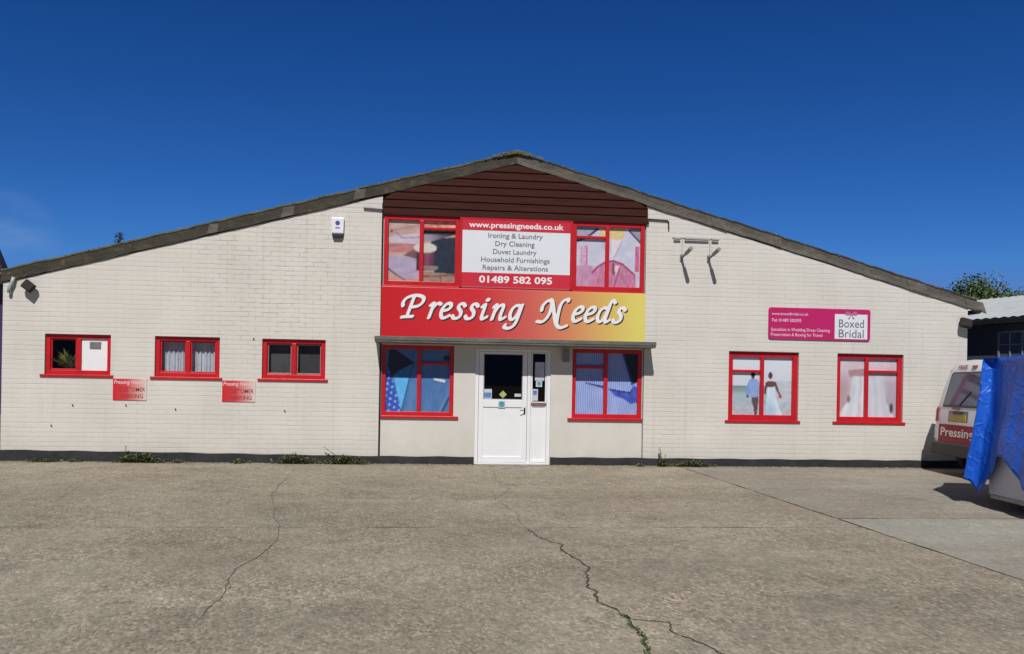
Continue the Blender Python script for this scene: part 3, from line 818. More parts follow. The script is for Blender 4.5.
def poster_window(rect, mx, tr, fn, sill, lab, fw=.085, name='poster', y=.045, nx=72, nz=72):
    f = window(rect, [mx], tr, fw, sill, part_label=lab, y=y)
    picture(name, fn, rect[0]+fw*.8, rect[1]-fw*.8, rect[2]+fw*.8, rect[3]-fw*.8, y+.048, f, nx, nz)
    for a, b in ((rect[0]+fw*.85, mx-.03), (mx+.03, rect[1]-fw*.85)):
        pane(f, a, b, rect[2]+fw*.85, rect[3]-fw*.85, y+.034)
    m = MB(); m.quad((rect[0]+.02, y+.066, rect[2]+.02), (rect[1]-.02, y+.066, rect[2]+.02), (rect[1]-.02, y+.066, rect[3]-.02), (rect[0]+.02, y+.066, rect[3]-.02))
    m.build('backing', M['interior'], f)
    return f
poster_window(R1, 6.285, [(R1[0]+.085, 6.25, 1.80)], pic_beach, (5.55, 7.02), 'red window with a picture of a couple walking on a beach', .10, nx=110, nz=110)
poster_window(R2, 8.36, [(8.395, R2[1]-.085, 1.835)], pic_dress, (7.66, 9.12), 'red window with a picture of white wedding dresses', .09, nx=90, nz=90)
poster_window(LL, -.17, [(-.135, LL[1]-.075, 1.83)], pic_shirts_blue, (-.85, .55), 'red window with a picture of plain blue shirts', .075, nx=110, nz=110)
poster_window(LR, 3.275, [(LR[0]+.075, 3.24, 1.815)], pic_shirts_stripe, (2.56, 3.97), 'red window with a picture of a blue striped shirt', .075, nx=160, nz=90)
poster_window(UL, -.165, [(-.13, UL[1]-.08, 4.275)], pic_thread, None, 'upper red window with a picture of a cotton reel', .08, y=-.01, nx=110, nz=100)
poster_window(UR, 3.255, [(UR[0]+.08, 3.22, 4.215)], pic_collar, None, 'upper red window with a picture of a white collar and pink garment', .08, y=-.01, nx=110, nz=100)
box_obj('window_rail', (BX0, BX1+.005, -.035, .011, 3.195, 3.224), M['red'], bld)

# net curtain, plant behind the panes
m = MB(); n = 90
def cy(i): return .20+.018*math.sin(i*.9)+.010*math.sin(i*2.3+1)
for i in range(n):
    xa, xb = -4.74+i*1.01/n, -4.74+(i+1)*1.01/n
    m.quad((xa, cy(i), 1.53), (xb, cy(i+1), 1.53), (xb, cy(i+1)*.6+.08, 2.19), (xa, cy(i)*.6+.08, 2.19))
tag(m.build('net_curtain', M['curtain'], smooth=True), 'pale grey net curtain hanging in folds inside the middle of three small red windows', 'curtain')
pl = thing('potted_plant', (-6.30, .24, 1.52), 'leafy green and yellow plant behind the leftmost small red window', 'plant')
m = MB(); m.tube([(-6.30, .24, 1.52), (-6.30, .24, 1.60)], .05, 12, .07); m.build('pot', M['pot'], pl)
m = MB(); rnd = random.Random(4)
for _ in range(120):
    a = rnd.uniform(0, 6.28); l = rnd.uniform(.14, .46); up = rnd.uniform(.15, 1)
    p0 = Vector((-6.30, .24, 1.60)); d = Vector((math.cos(a)*.55, math.sin(a)*.25, up)).normalized(); p1 = p0+d*l
    s = Vector((-math.sin(a), math.cos(a), rnd.uniform(-.5, .5))).normalized()*rnd.uniform(.02, .04)
    m.quad(p0, p0+d*l*.6+s, p1+Vector((0, 0, -.03)), p0+d*l*.6-s)
m.build('foliage', M['plant'], pl)
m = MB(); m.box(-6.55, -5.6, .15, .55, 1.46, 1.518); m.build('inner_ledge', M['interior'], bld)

# ------------------------------------------------------------------ entrance door
x0, x1, z1 = DR[0], DR[1], DR[3]
m = MB(); y0, y1 = .03, .10
m.box(x0+.001, x0+.065, y0, y1, .0, z1-.001); m.box(x1-.065, x1-.001, y0, y1, .0, z1-.001); m.box(x0+.065, x1-.065, y0+.001, y1, z1-.036, z1-.001)
m.box(1.815, 1.875, y0+.002, y1, .03, z1-.036); m.box(x0+.065, x1-.065, y0-.02, y1, .0, .04)
dfr = m.build('door_frame', M['upvc'], bld, bevel=.006)
dx0, dx1 = x0+.07, 1.81
m = MB(); gy = .038
m.box(dx0, dx0+.085, gy, gy+.055, .045, z1-.04); m.box(dx1-.085, dx1, gy, gy+.055, .045, z1-.04)
m.box(dx0+.085, dx1-.085, gy+.001, gy+.055, z1-.085, z1-.04); m.box(dx0+.085, dx1-.085, gy+.001, gy+.055, 1.05, 1.19); m.box(dx0+.085, dx1-.085, gy+.001, gy+.055, .045, .15)
m.box(dx0+.08, dx1-.08, gy+.016, gy+.045, .145, 1.06)
door = m.build('door', M['upvc'], bld, bevel=.007); door['label'] = 'white door with dark glass upper half'
m = MB(); m.quad((dx0+.08, gy+.02, 1.185), (dx1-.08, gy+.02, 1.185), (dx1-.08, gy+.02, z1-.08), (dx0+.08, gy+.02, z1-.08)); m.build('pane', M['glass'], door)
m = MB()
m.box(dx0+.086, dx1-.086, gy+.006, gy+.014, 1.191, 1.203); m.box(dx0+.086, dx1-.086, gy+.006, gy+.014, z1-.098, z1-.086)
m.box(dx0+.086, dx0+.098, gy+.006, gy+.014, 1.203, z1-.098); m.box(dx1-.098, dx1-.086, gy+.006, gy+.014, 1.203, z1-.098)
m.build('glazing_seal', M['upvc_seal'], door)
m = MB(); m.box(dx1-.056, dx1-.028, gy-.012, gy-.001, .93, 1.05); m.tube([(dx1-.042, gy-.005, 1.0), (dx1-.042, gy-.05, 1.0), (dx1-.055, gy-.055, 1.0), (dx1-.13, gy-.055, .998)], .008, 8)
m.build('handle', M['black_plastic'], door)
# side panel
px0, px1 = 1.878, x1-.067
m = MB()
m.box(px0, px0+.03, gy, gy+.05, .045, z1-.04); m.box(px1-.03, px1, gy, gy+.05, .045, z1-.04)
m.box(px0+.03, px1-.03, gy+.001, gy+.05, z1-.065, z1-.04); m.box(px0+.03, px1-.03, gy+.001, gy+.05, 1.07, 1.16); m.box(px0+.03, px1-.03, gy+.001, gy+.05, .045, .09)
m.box(px0+.025, px1-.025, gy+.016, gy+.045, .085, 1.08)
side = m.build('side_panel', M['upvc'], bld, bevel=.005)
m = MB(); m.quad((px0+.025, gy+.02, 1.155), (px1-.025, gy+.02, 1.155), (px1-.025, gy+.02, z1-.06), (px0+.025, gy+.02, z1-.06)); m.build('pane', M['glass'], side)
m = MB(); m.box(px0+.005, px1-.005, gy-.012, gy, 1.09, 1.145); m.build('letterbox', M['brown_brush'], side, bevel=.004)
def sticker(name, x, z, w, h, mat, parent, y=gy-.003, rot=0, th=.002):
    m = MB(); c, s = math.cos(rot), math.sin(rot)
    P = [(x+a*c-b*s, z+a*s+b*c) for a, b in ((-w/2, -h/2), (w/2, -h/2), (w/2, h/2), (-w/2, h/2))]
    m.prism(P, y, y+th); return m.build(name, mat, parent)
gl = gy+.017
def flat_circle(m, x, y, z, r, n=20): m.quad(*[(x+r*math.cos(t*2*math.pi/n), y, z+r*math.sin(t*2*math.pi/n)) for t in range(n)])
s1 = sticker('sticker', 1.068, 1.285, .185, .19, M['paper'], door, gl)
m = MB(); m.quad(*[(1.068+a, gl-.001, 1.285+b) for a, b in ((-.08, -.06), (.08, -.06), (.08, .03), (-.08, .03))]); m.build('print', M['blue_sticker'], s1)
sticker('sticker', 1.365, 1.285, .10, .10, M['yellow_ink'], door, gl, R(45))
sticker('sticker', 1.64, 1.275, .12, .055, M['paper'], door, gl)
s2 = sticker('sticker', 1.345, 1.105, .13, .13, M['paper'], door, gy-.001)
m = MB(); flat_circle(m, 1.345, gy-.002, 1.105, .052); m.build('print', M['teal_ink'], s2)
sticker('notice', 2.04, 1.72, .175, .34, M['paper'], side, gl)
s3 = sticker('sticker', 2.03, 1.495, .115, .12, M['paper'], side, gl)
m = MB(); flat_circle(m, 2.03, gl-.001, 1.495, .038); m.build('print', M['teal_ink'], s3)
s4 = sticker('notice', 1.955, 1.285, .115, .215, M['paper'], side, gl)
m = MB(); m.quad(*[(1.955+a, gl-.001, 1.285+b) for a, b in ((-.035, .0), (.04, .0), (.04, .08), (-.035, .08))]); m.build('print', M['blue_sticker'], s4)

# ------------------------------------------------------------------ lettering with a broad nib
def spline(pts, n=12):
    P = [np.array(p, float) for p in pts]; P = [2*P[0]-P[1]]+P+[2*P[-1]-P[-2]]; out = []
    for a, b, c, d in zip(P, P[1:], P[2:], P[3:]):
        for k in range(n):
            t = k/n; out.append(.5*((2*b)+(-a+c)*t+(2*a-5*b+4*c-d)*t*t+(-a+3*b-3*c+d)*t**3))
    out.append(P[-2]); return out
GL = {
 'P': [[(33, 83), (30, 45), (27, 3)], [(10, 1), (27, 3), (46, 4)], [(3, 46), (0, 60), (8, 77), (27, 87), (50, 88), (67, 79), (68, 62), (56, 47), (36, 42)]],
 'r': [[(3, 46), (12, 53), (11, 28), (9, 1)], [(11, 30), (19, 46), (29, 54), (38, 50)]],
 'e': [[(12, 27), (28, 32), (36, 42), (32, 53), (20, 53), (10, 40), (7, 22), (12, 6), (22, 1), (38, 10)]],
 's': [[(37, 46), (29, 54), (18, 52), (15, 41), (22, 32), (29, 22), (28, 8), (18, 1), (8, 2), (2, 10)]],
 'i': [[(2, 45), (11, 53), (11, 30), (10, 10), (15, 1), (28, 9)], [(15, 79), (16.5, 78)]],
 'n': [[(2, 45), (10, 53), (9, 28), (7, 1)], [(9, 26), (18, 46), (30, 54), (36, 46), (34, 24), (34, 8), (39, 1), (51, 9)]],
 'g': [[(36, 51), (22, 53), (11, 42), (7, 22), (12, 5), (22, 3), (33, 20), (38, 50)], [(41, 55), (39, 25), (36, -5), (29, -25), (14, -34), (-1, -29), (0, -20)]],
 'd': [[(36, 50), (22, 53), (11, 42), (7, 22), (12, 5), (22, 2), (32, 16), (38, 46)], [(58, 80), (47, 90), (41, 78), (39, 45), (37, 12), (42, 1), (53, 9)]],
 'N': [[(-1, 42), (-2, 58), (5, 74), (18, 84), (29, 74)], [(29, 78), (31, 40), (25, 12), (12, -4), (-6, -3)], [(22, 86), (31, 74), (46, 34), (60, -2), (74, -22), (88, -26), (104, -18)], [(66, -12), (62, 30), (62, 66), (70, 84), (84, 90), (86, 82)]],
}
LAY = [('P', 74, 0), ('r', 170, 0), ('e', 210, 0), ('s', 258, 0), ('s', 304, 0), ('i', 354, 0), ('n', 396, 0), ('g', 456, 0),
       ('N', 573, 0), ('e', 684, 0), ('e', 729, 0), ('d', 774, 0), ('s', 838, 0)]
SHEAR, A, B, NIB = .27, 7.6, 4.4, R(38)
def letters_sdf():
    st = 1.25; W0, W1, H0, H1 = 50, 940, -50, 110
    xs = np.arange(W0, W1, st); ys = np.arange(H0, H1, st)
    F = np.full((len(ys), len(xs)), 9.0)
    ca, sa = math.cos(NIB), math.sin(NIB)
    def T(p): 
        q = np.empty_like(p); q[..., 0] = (p[..., 0]*ca+p[..., 1]*sa)/A; q[..., 1] = (-p[..., 0]*sa+p[..., 1]*ca)/B; return q
    for ch, ox, oy in LAY:
        for stroke in GL[ch]:
            P = np.array(spline(stroke)); P[:, 1] = np.where(P[:, 1] > 0, P[:, 1]*(.90 if P[:, 1].max() > 60 else 1.0), P[:, 1]*.9); P[:, 0] += SHEAR*P[:, 1]+ox; P[:, 1] += oy
            i0, i1 = np.searchsorted(xs, [P[:, 0].min()-10, P[:, 0].max()+10]); j0, j1 = np.searchsorted(ys, [P[:, 1].min()-10, P[:, 1].max()+10])
            gx, gy_ = np.meshgrid(xs[i0:i1], ys[j0:j1]); Q = T(np.stack([gx, gy_], -1)); PT = T(P)
            sub = F[j0:j1, i0:i1]; k = 1.0 if ch != 'i' or len(stroke) > 2 else 1.25
            for a, b in zip(PT, PT[1:]):
                d = b-a; L = max(1e-9, (d*d).sum()); t = np.clip(((Q-a)@d)/L, 0, 1)
                np.minimum(sub, np.sqrt(((Q-a-t[..., None]*d)**2).sum(-1))-k, out=sub)
    return xs, ys, F
def letters_mesh(name, mat, parent, ox, oz, sc, y, sx):
    xs, ys, F = letters_sdf(); m = MB(); off = wloc(parent)
    idx = {}; V = []; Fc = []
    def vert(key, p):
        if key not in idx: idx[key] = len(V); V.append((ox+p[0]*sx-off.x, y-off.y, oz+p[1]*sc-off.z))
        return idx[key]
    for j in range(len(ys)-1):
        row = F[j:j+2]
        for i in np.nonzero((row[:, :-1].min(0) < 0) | (row[:, 1:].min(0) < 0))[0]:
            cs = [(i, j), (i+1, j), (i+1, j+1), (i, j+1)]; poly = []
            for a, b in zip(cs, cs[1:]+cs[:1]):
                fa, fb = F[a[1], a[0]], F[b[1], b[0]]
                if fa < 0: poly.append(vert(a, (xs[a[0]], ys[a[1]])))
                if (fa < 0) != (fb < 0):
                    t = fa/(fa-fb); k = (min(a, b), max(a, b))
                    poly.append(vert(k, (xs[a[0]]+(xs[b[0]]-xs[a[0]])*t, ys[a[1]]+(ys[b[1]]-ys[a[1]])*t)))
            if len(poly) >= 3: Fc.append(poly)
    me = bpy.data.meshes.new(name); me.from_pydata(V, [], Fc); me.materials.append(mat)
    o = bpy.data.objects.new(name, me); COL.objects.link(o); o.parent = parent; return o

# main fascia sign
sg = thing('shop_sign', (1.55, -.03, 2.29), 'wide fascia sign fading from red to yellow, white script Pressing Needs above the entrance', 'sign')
t = NT('fading_sign_board'); v = t.coord(); sp = t.add('ShaderNodeSeparateXYZ'); t.link(v, sp.inputs[0])
mr = t.add('ShaderNodeMapRange'); mr.inputs[1].default_value = -2.42; mr.inputs[2].default_value = 2.42; t.link(sp.outputs[0], mr.inputs[0])
t.base(t.ramp(mr.outputs[0], [(.0, (.56, .012, .018)), (.36, (.60, .030, .036)), (.55, (.62, .115, .095)), (.70, (.66, .24, .115)), (.85, (.69, .46, .13)), (.97, (.72, .64, .155))]))
t.p.inputs['Roughness'].default_value = .33
m = MB(); m.box(-.865, 3.975, -.07, .010, 2.277, 3.195); bd = m.build('board', t.m, sg, bevel=.004)
m = MB(); m.box(-.868, 3.978, -.074, .0, 2.277, 2.303); m.build('bottom_edge', M['pale_pipe'], sg)
sc = .00503
letters_mesh('lettering', M['white_ink'], sg, -.925, 2.645, sc, -.0735, sc*1.012)
letters_mesh('letter_outline', M['shadow_ink'], sg, -.925+4.4*sc, 2.645-4.4*sc, sc, -.0718, sc*1.012)

# information board between the upper windows
ib = thing('information_board', (1.575, -.03, 3.23), 'white services board with red strips between the two upper windows', 'sign')
box_obj('board', (.545, 2.585, -.045, .008, 3.228, 4.485), M['white_board'], ib)
for a, b in ((4.265, 4.475), (3.236, 3.495)):
    m = MB(); m.box(.555, 2.575, -.0475, -.0455, a, b); m.build('red_strip', M['board_red'], ib)
m = MB(); m.box(.525, .570, -.052, -.03, 3.226, 4.49); m.box(2.55, 2.60, -.052, -.03, 3.226, 4.49); m.box(.570, 2.55, -.051, -.03, 4.462, 4.489); m.build('edge_frame', M['red'], ib)
text('lettering', 'www.pressingneeds.co.uk', M['white_ink'], ib, -.0495, 1.555, 4.318, .100, 1.74, bold=.022)
for k, s in enumerate(('Ironing & Laundry', 'Dry Cleaning', 'Duvet Laundry', 'Household Furnishings', 'Repairs & Alterations')):
    w = (1.0, .72, .80, 1.26, 1.20)[k]
    text('lettering', s, M['grey_ink'], ib, -.0475, (1.54, 1.53, 1.53, 1.545, 1.545)[k], 4.135-k*.146, .090, w, bold=.012)
text('lettering', '01489 582 095', M['white_ink'], ib, -.0495, 1.555, 3.318, .122, 1.34, bold=.026)

# customer parking signs
t = NT('fading_parking_board'); v = t.coord(); sp = t.add('ShaderNodeSeparateXYZ'); t.link(v, sp.inputs[0])
mr = t.add('ShaderNodeMapRange'); mr.inputs[1].default_value = -.28; mr.inputs[2].default_value = .29; t.link(sp.outputs[0], mr.inputs[0])
t.base(t.ramp(mr.outputs[0], [(.0, (.58, .016, .026)), (.40, (.60, .05, .06)), (.72, (.66, .30, .28)), (1.0, (.68, .60, .56))]))
t.p.inputs['Roughness'].default_value = .45; M['parking'] = t.m
def parking(x, label):
    s = thing('parking_sign', (x, -.004, 1.075), label, 'sign', 'customer parking signs')
    box_obj('board', (x-.285, x+.285, -.012, -.001, 1.08, 1.455), M['parking'], s, .002)
    text('lettering', 'Pressing Needs', M['faded_ink'], s, -.0135, x-.02, 1.365, .068, .50, bold=.012, shear=.25)
    text('lettering', 'CUSTOMER', M['faded_red_ink'], s, -.0135, x+.04, 1.235, .07, .44, bold=.012)
    text('lettering', 'PARKING', M['faded_red_ink'], s, -.0135, x+.04, 1.12, .07, .37, bold=.012)
    return s
parking(-5.195, 'small red customer parking sign between the leftmost and middle small windows')
parking(-3.34, 'small red customer parking sign between the middle small window and the dark empty window')

# bridal sign
bs = thing('bridal_sign', (7.37, -.005, 2.415), 'magenta bridal sign with white square logo above the two right windows', 'sign')
t0 = MB(); r = .05; pts = []
for cxx, czz, a0 in ((8.375-r, 2.415+r, -90), (8.375-r, 3.012-r, 0), (6.362+r, 3.012-r, 90), (6.362+r, 2.415+r, 180)):
    pts += [(cxx+r*math.cos(R(a0+k*18)), czz+r*math.sin(R(a0+k*18))) for k in range(6)]
t0.prism(pts, -.022, -.001); t0.build('board', M['magenta'], bs)
text('lettering', 'www.boxedbridal.co.uk', M['pink_ink'], bs, -.024, 6.42, 2.87, .052, .72, 'l', .008)
text('lettering', 'Tel: 01489 582095', M['pink_ink'], bs, -.024, 6.42, 2.745, .058, .58, 'l', .012)
text('lettering', 'Specialists in Wedding Dress Cleaning', M['pink_ink'], bs, -.024, 6.41, 2.57, .058, 1.16, 'l', .010)
text('lettering', 'Preservation & Boxing for Travel', M['pink_ink'], bs, -.024, 6.41, 2.475, .058, 1.01, 'l', .010)
m = MB(); m.box(7.665, 8.315, -.0245, -.0225, 2.445, 2.915); lg = m.build('logo_panel', M['white_board'], bs)
text('lettering', 'Boxed', M['grey_ink'], bs, -.0262, 7.745, 2.665, .155, .50, 'l', .004)
text('lettering', 'Bridal', M['grey_ink'], bs, -.0262, 7.745, 2.475, .155, .50, 'l', .004)
m = MB()
for s in (-1, 1):
    m.quad(*[(7.99+s*a, -.0285, 2.92+b) for a, b in ((0, 0), (.05, .045), (.11, .05), (.115, -.02), (.05, -.025))][::s])
    m.quad(*[(7.99+s*a, -.0280, 2.90+b) for a, b in ((0, 0), (.07, -.065), (.04, -.08))][::-s])
m.quad(*[(7.99+a, -.029, 2.915+b) for a, b in ((-.022, -.022), (.022, -.022), (.022, .022), (-.022, .022))])
m.build('bow', M['bow'], bs)

# ------------------------------------------------------------------ small wall fittings
al = thing('alarm_box', (-1.66, 0, 4.03), 'white burglar alarm box with dark blue base high on the left wall', 'alarm')
m = MB(); m.prism([(-1.765, 4.115), (-1.555, 4.115), (-1.545, 4.40), (-1.775, 4.40)], -.06, .0); m.build('housing', M['white'], al, bevel=.015)
m = MB(); m.prism([(-1.735, 4.035), (-1.585, 4.035), (-1.555, 4.113), (-1.765, 4.113)], -.06, .0); m.build('strobe', M['navy'], al, bevel=.01)
m = MB(); flat_circle(m, -1.66, -.0615, 4.30, .042); m.box(-1.70, -1.62, -.062, -.061, 4.205, 4.225); m.build('emblem', M['blue_ink'], al)

def arm_lamp(x, label):
    o = thing('sign_lamp', (x, 0, 3.89), label, 'lamp', 'sign lamps on the right wall')
    z = 3.89
    m = MB(); m.box(x-.03, x+.03, -.025, 0, z-.06, z+.06); m.build('wall_plate', M['lamp_grey'], o, bevel=.006)
    m = MB(); m.tube([(x, -.02, z+.005), (x+.012, -.10, z+.02), (x+.03, -.24, z+.06)], .024, 10); m.build('arm', M['lamp_grey'], o, smooth=True)
    m = MB(); m.tube([(x+.028, -.20, z+.05), (x+.034, -.25, z+.065), (x+.055, -.42, z+.115)], .034, 14, .038); m.build('lamp_head', M['lamp_grey'], o)
    return o
arm_lamp(4.66, 'grey tubular sign lamp on the right wall, the one nearer the timber gable')
arm_lamp(5.18, 'grey tubular sign lamp on the right wall, the one farther from the timber gable')
cd = thing('cable_conduit', (4.93, 0, 4.20), 'thin pale conduit running level above the two grey sign lamps', 'conduit')
m = MB()
for a, b in ((4.50, 4.63), (4.71, 5.17), (5.23, 5.36)): m.tube([(a, -.035, 4.235), (b, -.035, 4.235)], .017, 8)
m.build('pipe', M['lamp_grey'], cd)
m = MB(); m.box(4.48, 5.38, -.016, 0, 4.258, 4.285); m.tube([(4.67, -.016, 4.27), (4.67, -.016, 3.96)], .009, 6); m.tube([(5.20, -.016, 4.27), (5.20, -.016, 3.96)], .009, 6)
m.build('back_strip', M['pale_pipe'], cd)
wl = thing('wall_lamp', (2.50, 0, 1.90), 'small grey cylinder lamp under the canopy between door and striped shirt window', 'lamp')
m = MB(); m.box(2.455, 2.545, -.02, .011, 1.95, 2.12); m.build('bracket', M['lamp_grey'], wl, bevel=.004)
m = MB(); m.tube([(2.50, -.085, 1.90), (2.50, -.085, 2.14)], .062, 16); m.build('housing', M['lamp_grey'], wl)

def flood(x, y, z, label, tilt, s=1.0):
    o = thing('floodlight', (x, y, z), label, 'lamp', 'floodlights at the eaves corners')
    m = MB(); m.box(-.03, .03, 0, -y+.0, -.02, .03); m.build('bracket', M['black_plastic'], o, local=True)
    m = MB(); m.box(-.14*s, .14*s, -.045, .045, -.115*s, .115*s)
    h = m.build('housing', M['rust_dark'], o, local=True, bevel=.02); h.rotation_euler = (R(-8), R(tilt), 0)
    m = MB(); m.box(-.115*s, .115*s, -.052, -.046, -.09*s, .09*s); m.build('lens', M['rust_dark'], h, local=True)
    return o
flood(-6.87, -.10, 3.02, 'dark floodlight tilted under the left end of the roof verge', 38, .7)
flood(10.26, -.10, 2.80, 'dark floodlight at the right corner of the brick wall', 12, .8)
dp = thing('overflow_pipe', (-7.18, 0, 2.95), 'short pale green pipe at the far left top corner of the wall', 'pipe')
m = MB(); m.tube([(-7.14, -.04, 3.17), (-7.16, -.05, 3.08), (-7.20, -.05, 3.0), (-7.21, -.05, 2.90)], .032, 9); m.build('pipe', simple('green_grey_pipe', (.36, .44, .40), .5, .12), dp, smooth=True)
m = MB(); m.box(-7.235, -7.185, -.055, .0, 2.93, 2.96); m.build('clip', M['black_plastic'], dp)

# ------------------------------------------------------------------ weeds along the wall
def leafblade(m, p, d, l, w, droop=.3):
    d = Vector(d).normalized(); s = d.cross(Vector((0, 0, 1)))
    s = s.normalized()*w if s.length > .01 else Vector((w, 0, 0))
    a = Vector(p); b = a+d*l*.5; c = a+d*l+Vector((0, 0, -droop*l))
    m.quad(a, b+s, c, b-s)
def weed(x, label, spread, h, n, stalks=(), seed=0, name='weed'):
    rnd = random.Random(seed); o = thing(name, (x, -.08, 0), label, 'weed', 'weeds along the foot of the wall')
    m = MB()
    for _ in range(n):
        px = max(-1, min(1, rnd.gauss(0, .45)))*spread; py = rnd.uniform(-.09, .04)
        hh = h*(1-.65*abs(px)/spread)*rnd.uniform(.2, 1)
        a = rnd.uniform(0, 6.28)
        leafblade(m, (px, py, hh*rnd.uniform(0, .9)), (math.cos(a), math.sin(a)-.3, rnd.uniform(.1, 1.0)), rnd.uniform(.04, .10), rnd.uniform(.008, .022))
    m.build('foliage', M['weed'], o, local=True)
    for (dx, dz, sx) in stalks:
        m = MB(); m.tube([(sx, 0, 0), (sx+dx*.4, -.01, dz*.5), (sx+dx, -.02, dz)], .008, 5, .003)
        m.build('stem', M['stem'], o, local=True)
        m = MB()
        for k in range(int(dz*70)):
            t = rnd.random(); a = rnd.uniform(0, 6.28)
            leafblade(m, (sx+dx*t, -.01, dz*t), (math.cos(a), math.sin(a), .5), rnd.uniform(.03, .07)*(1.2-t*.6), .013)
        m.build('leaf_spray', M['weed'], o, local=True)
weed(-6.57, 'low flat weed at the wall foot under the left window with white vent panel', .28, .08, 150, seed=1)
weed(-6.05, 'tiny weed tuft at the wall foot right of the flat weed', .12, .05, 40, seed=2)
weed(-4.98, 'dense weed clump with one upright stem below the first parking sign', .42, .22, 520, ((-.05, .30, -.20),), seed=3)
weed(-4.35, 'thin low weed at the wall foot below the net curtain window', .16, .05, 45, seed=4)
weed(-3.28, 'small bright weed tuft at the wall foot below the second parking sign', .16, .09, 75, seed=5)
weed(-2.32, 'broad leafy weed at the wall foot below the dark empty window', .40, .22, 430, seed=6)
weed(-1.45, 'leafy weed with a long dry stalk leaning left beside the central bay', .42, .21, 400, ((-.36, .30, -.02), (-.2, .16, .1)), seed=7)
weed(4.34, 'upright spindly weed at the wall foot right of the central bay', .10, .2, 90, ((-.02, .36, -.03), (.04, .22, .02)), seed=8)
weed(4.90, 'creeping low weed along the wall foot right of the spindly weed', .42, .14, 360, seed=9)
weed(3.93, 'tiny weed at the wall foot beside the right joint of the bay', .07, .07, 30, seed=10)
ro = thing('roof_weed', (-5.43, .02, 3.79), 'small dark tuft of weed growing on the left roof edge against the sky', 'weed')
rnd = random.Random(31); m = MB()
for _ in range(150):
    a = rnd.uniform(0, 6.28); h = rnd.uniform(0, .2)
    leafblade(m, (rnd.gauss(0, .035), rnd.gauss(0, .02), h), (math.cos(a), math.sin(a), rnd.uniform(.4, 1.6)), rnd.uniform(.03, .07), .011)
m.build('foliage', M['leaf'], ro, local=True)
m = MB(); m.tube([(0, 0, -.05), (.01, 0, .1), (-.01, 0, .2)], .006, 5, .003); m.build('stem', M['stem'], ro, local=True)
rnd = random.Random(77); m = MB()
for _ in range(1500):
    x = rnd.uniform(-7.3, 10.2)
    if .8 < x < 2.3: continue
    y = -.02-abs(rnd.gauss(0, .05)); r = rnd.uniform(.004, .014); a = rnd.uniform(0, 6.28); h = rnd.uniform(.003, .016)
    m.quad((x-r, y, .001), (x+r, y-r*.4, .001), (x+r*.3, y+r*.3, h))
tag(m.build('leaf_litter', M['dry_weed']), 'thin dry debris scattered along the foot of the wall', 'debris', kind='stuff')

# ------------------------------------------------------------------ neighbours
nb = thing('neighbour_building', (-8.5, 1.2, 0), 'dark blue clad building with steep dark roof at the far left edge', 'building')
m = MB(); m.box(-9.6, -7.40, 1.0, 2.0, .75, 3.12); m.build('wall', M['purple_wall'], nb)
m = MB(); m.box(-9.6, -7.395, .99, 2.0, 0, .75); m.build('base_wall', M['brown_wall'], nb)
m = MB(); m.prism([(-9.6, 3.1), (-7.60, 3.1), (-7.62, 3.20), (-8.6, 5.55), (-9.6, 3.2)], .75, .99); m.build('gable_parapet', M['slate'], nb)
m = MB(); m.box(-9.6, -7.40, .98, 2.05, 3.12, 3.2); m.build('roof', M['slate'], nb)

sh = thing('shed', (12.0, .9, 0), 'dark clad shed with pale sheet roof beyond the blue tarpaulin', 'building', rz=math.atan2(.27, .96))
# local frame: +y runs back along the wall, -x faces the yard
def shq(m, *ps): m.quad(*ps)
zl = 3.02
m = MB(); m.box(0, 7, -.9, 5.0, 0, zl); m.build('wall', M['shed_wall'], sh, local=True)
m = MB(); n = 60
for k in range(n):
    ya, yb = -1.05+k*6.3/n, -1.05+(k+1)*6.3/n; d0, d1 = (.012, -.012) if k % 2 else (-.012, .012)
    m.quad((-.18, ya, zl+.02+d0), (-.18, yb, zl+.02+d1), (3.6, yb, zl+.90+d1), (3.6, ya, zl+.90+d0))
    m.quad((3.6, ya, zl+.90+d0), (3.6, yb, zl+.90+d1), (7.3, yb, zl+.02+d1), (7.3, ya, zl+.02+d0))
m.build('roof', M['shed_roof'], sh, local=True)
for yy in (-.9, 5.0):
    m = MB(); m.quad((0, yy, zl), (7, yy, zl), (3.6, yy, zl+.96)); m.build('gable', M['shed_wall'], sh, local=True)
m = MB(); m.box(-.22, -.10, -1.05, 5.25, zl-.13, zl+.0); m.build('gutter', M['black_plastic'], sh, local=True, bevel=.02)
m = MB(); wy0, wy1, wz0, wz1 = -.75, .36, 2.22, 2.72
m.box(-.03, .02, wy0, wy0+.04, wz0, wz1); m.box(-.03, .02, wy1-.04, wy1, wz0, wz1); m.box(-.029, .02, wy0, wy1, wz1, wz1+.04); m.box(-.029, .02, wy0, wy1, wz0-.04, wz0)
for k in range(1, 4): m.box(-.027, .02, wy0+k*(wy1-wy0)/4-.015, wy0+k*(wy1-wy0)/4+.015, wz0, wz1)
m.box(-.026, .02, wy0, wy1, 2.46, 2.49)
wf = m.build('window', M['shed_frame'], sh, local=True)
m = MB(); m.quad((-.008, wy1, wz0), (-.008, wy0, wz0), (-.008, wy0, wz1), (-.008, wy1, wz1)); m.build('pane', M['glass_dark'], wf, local=True)

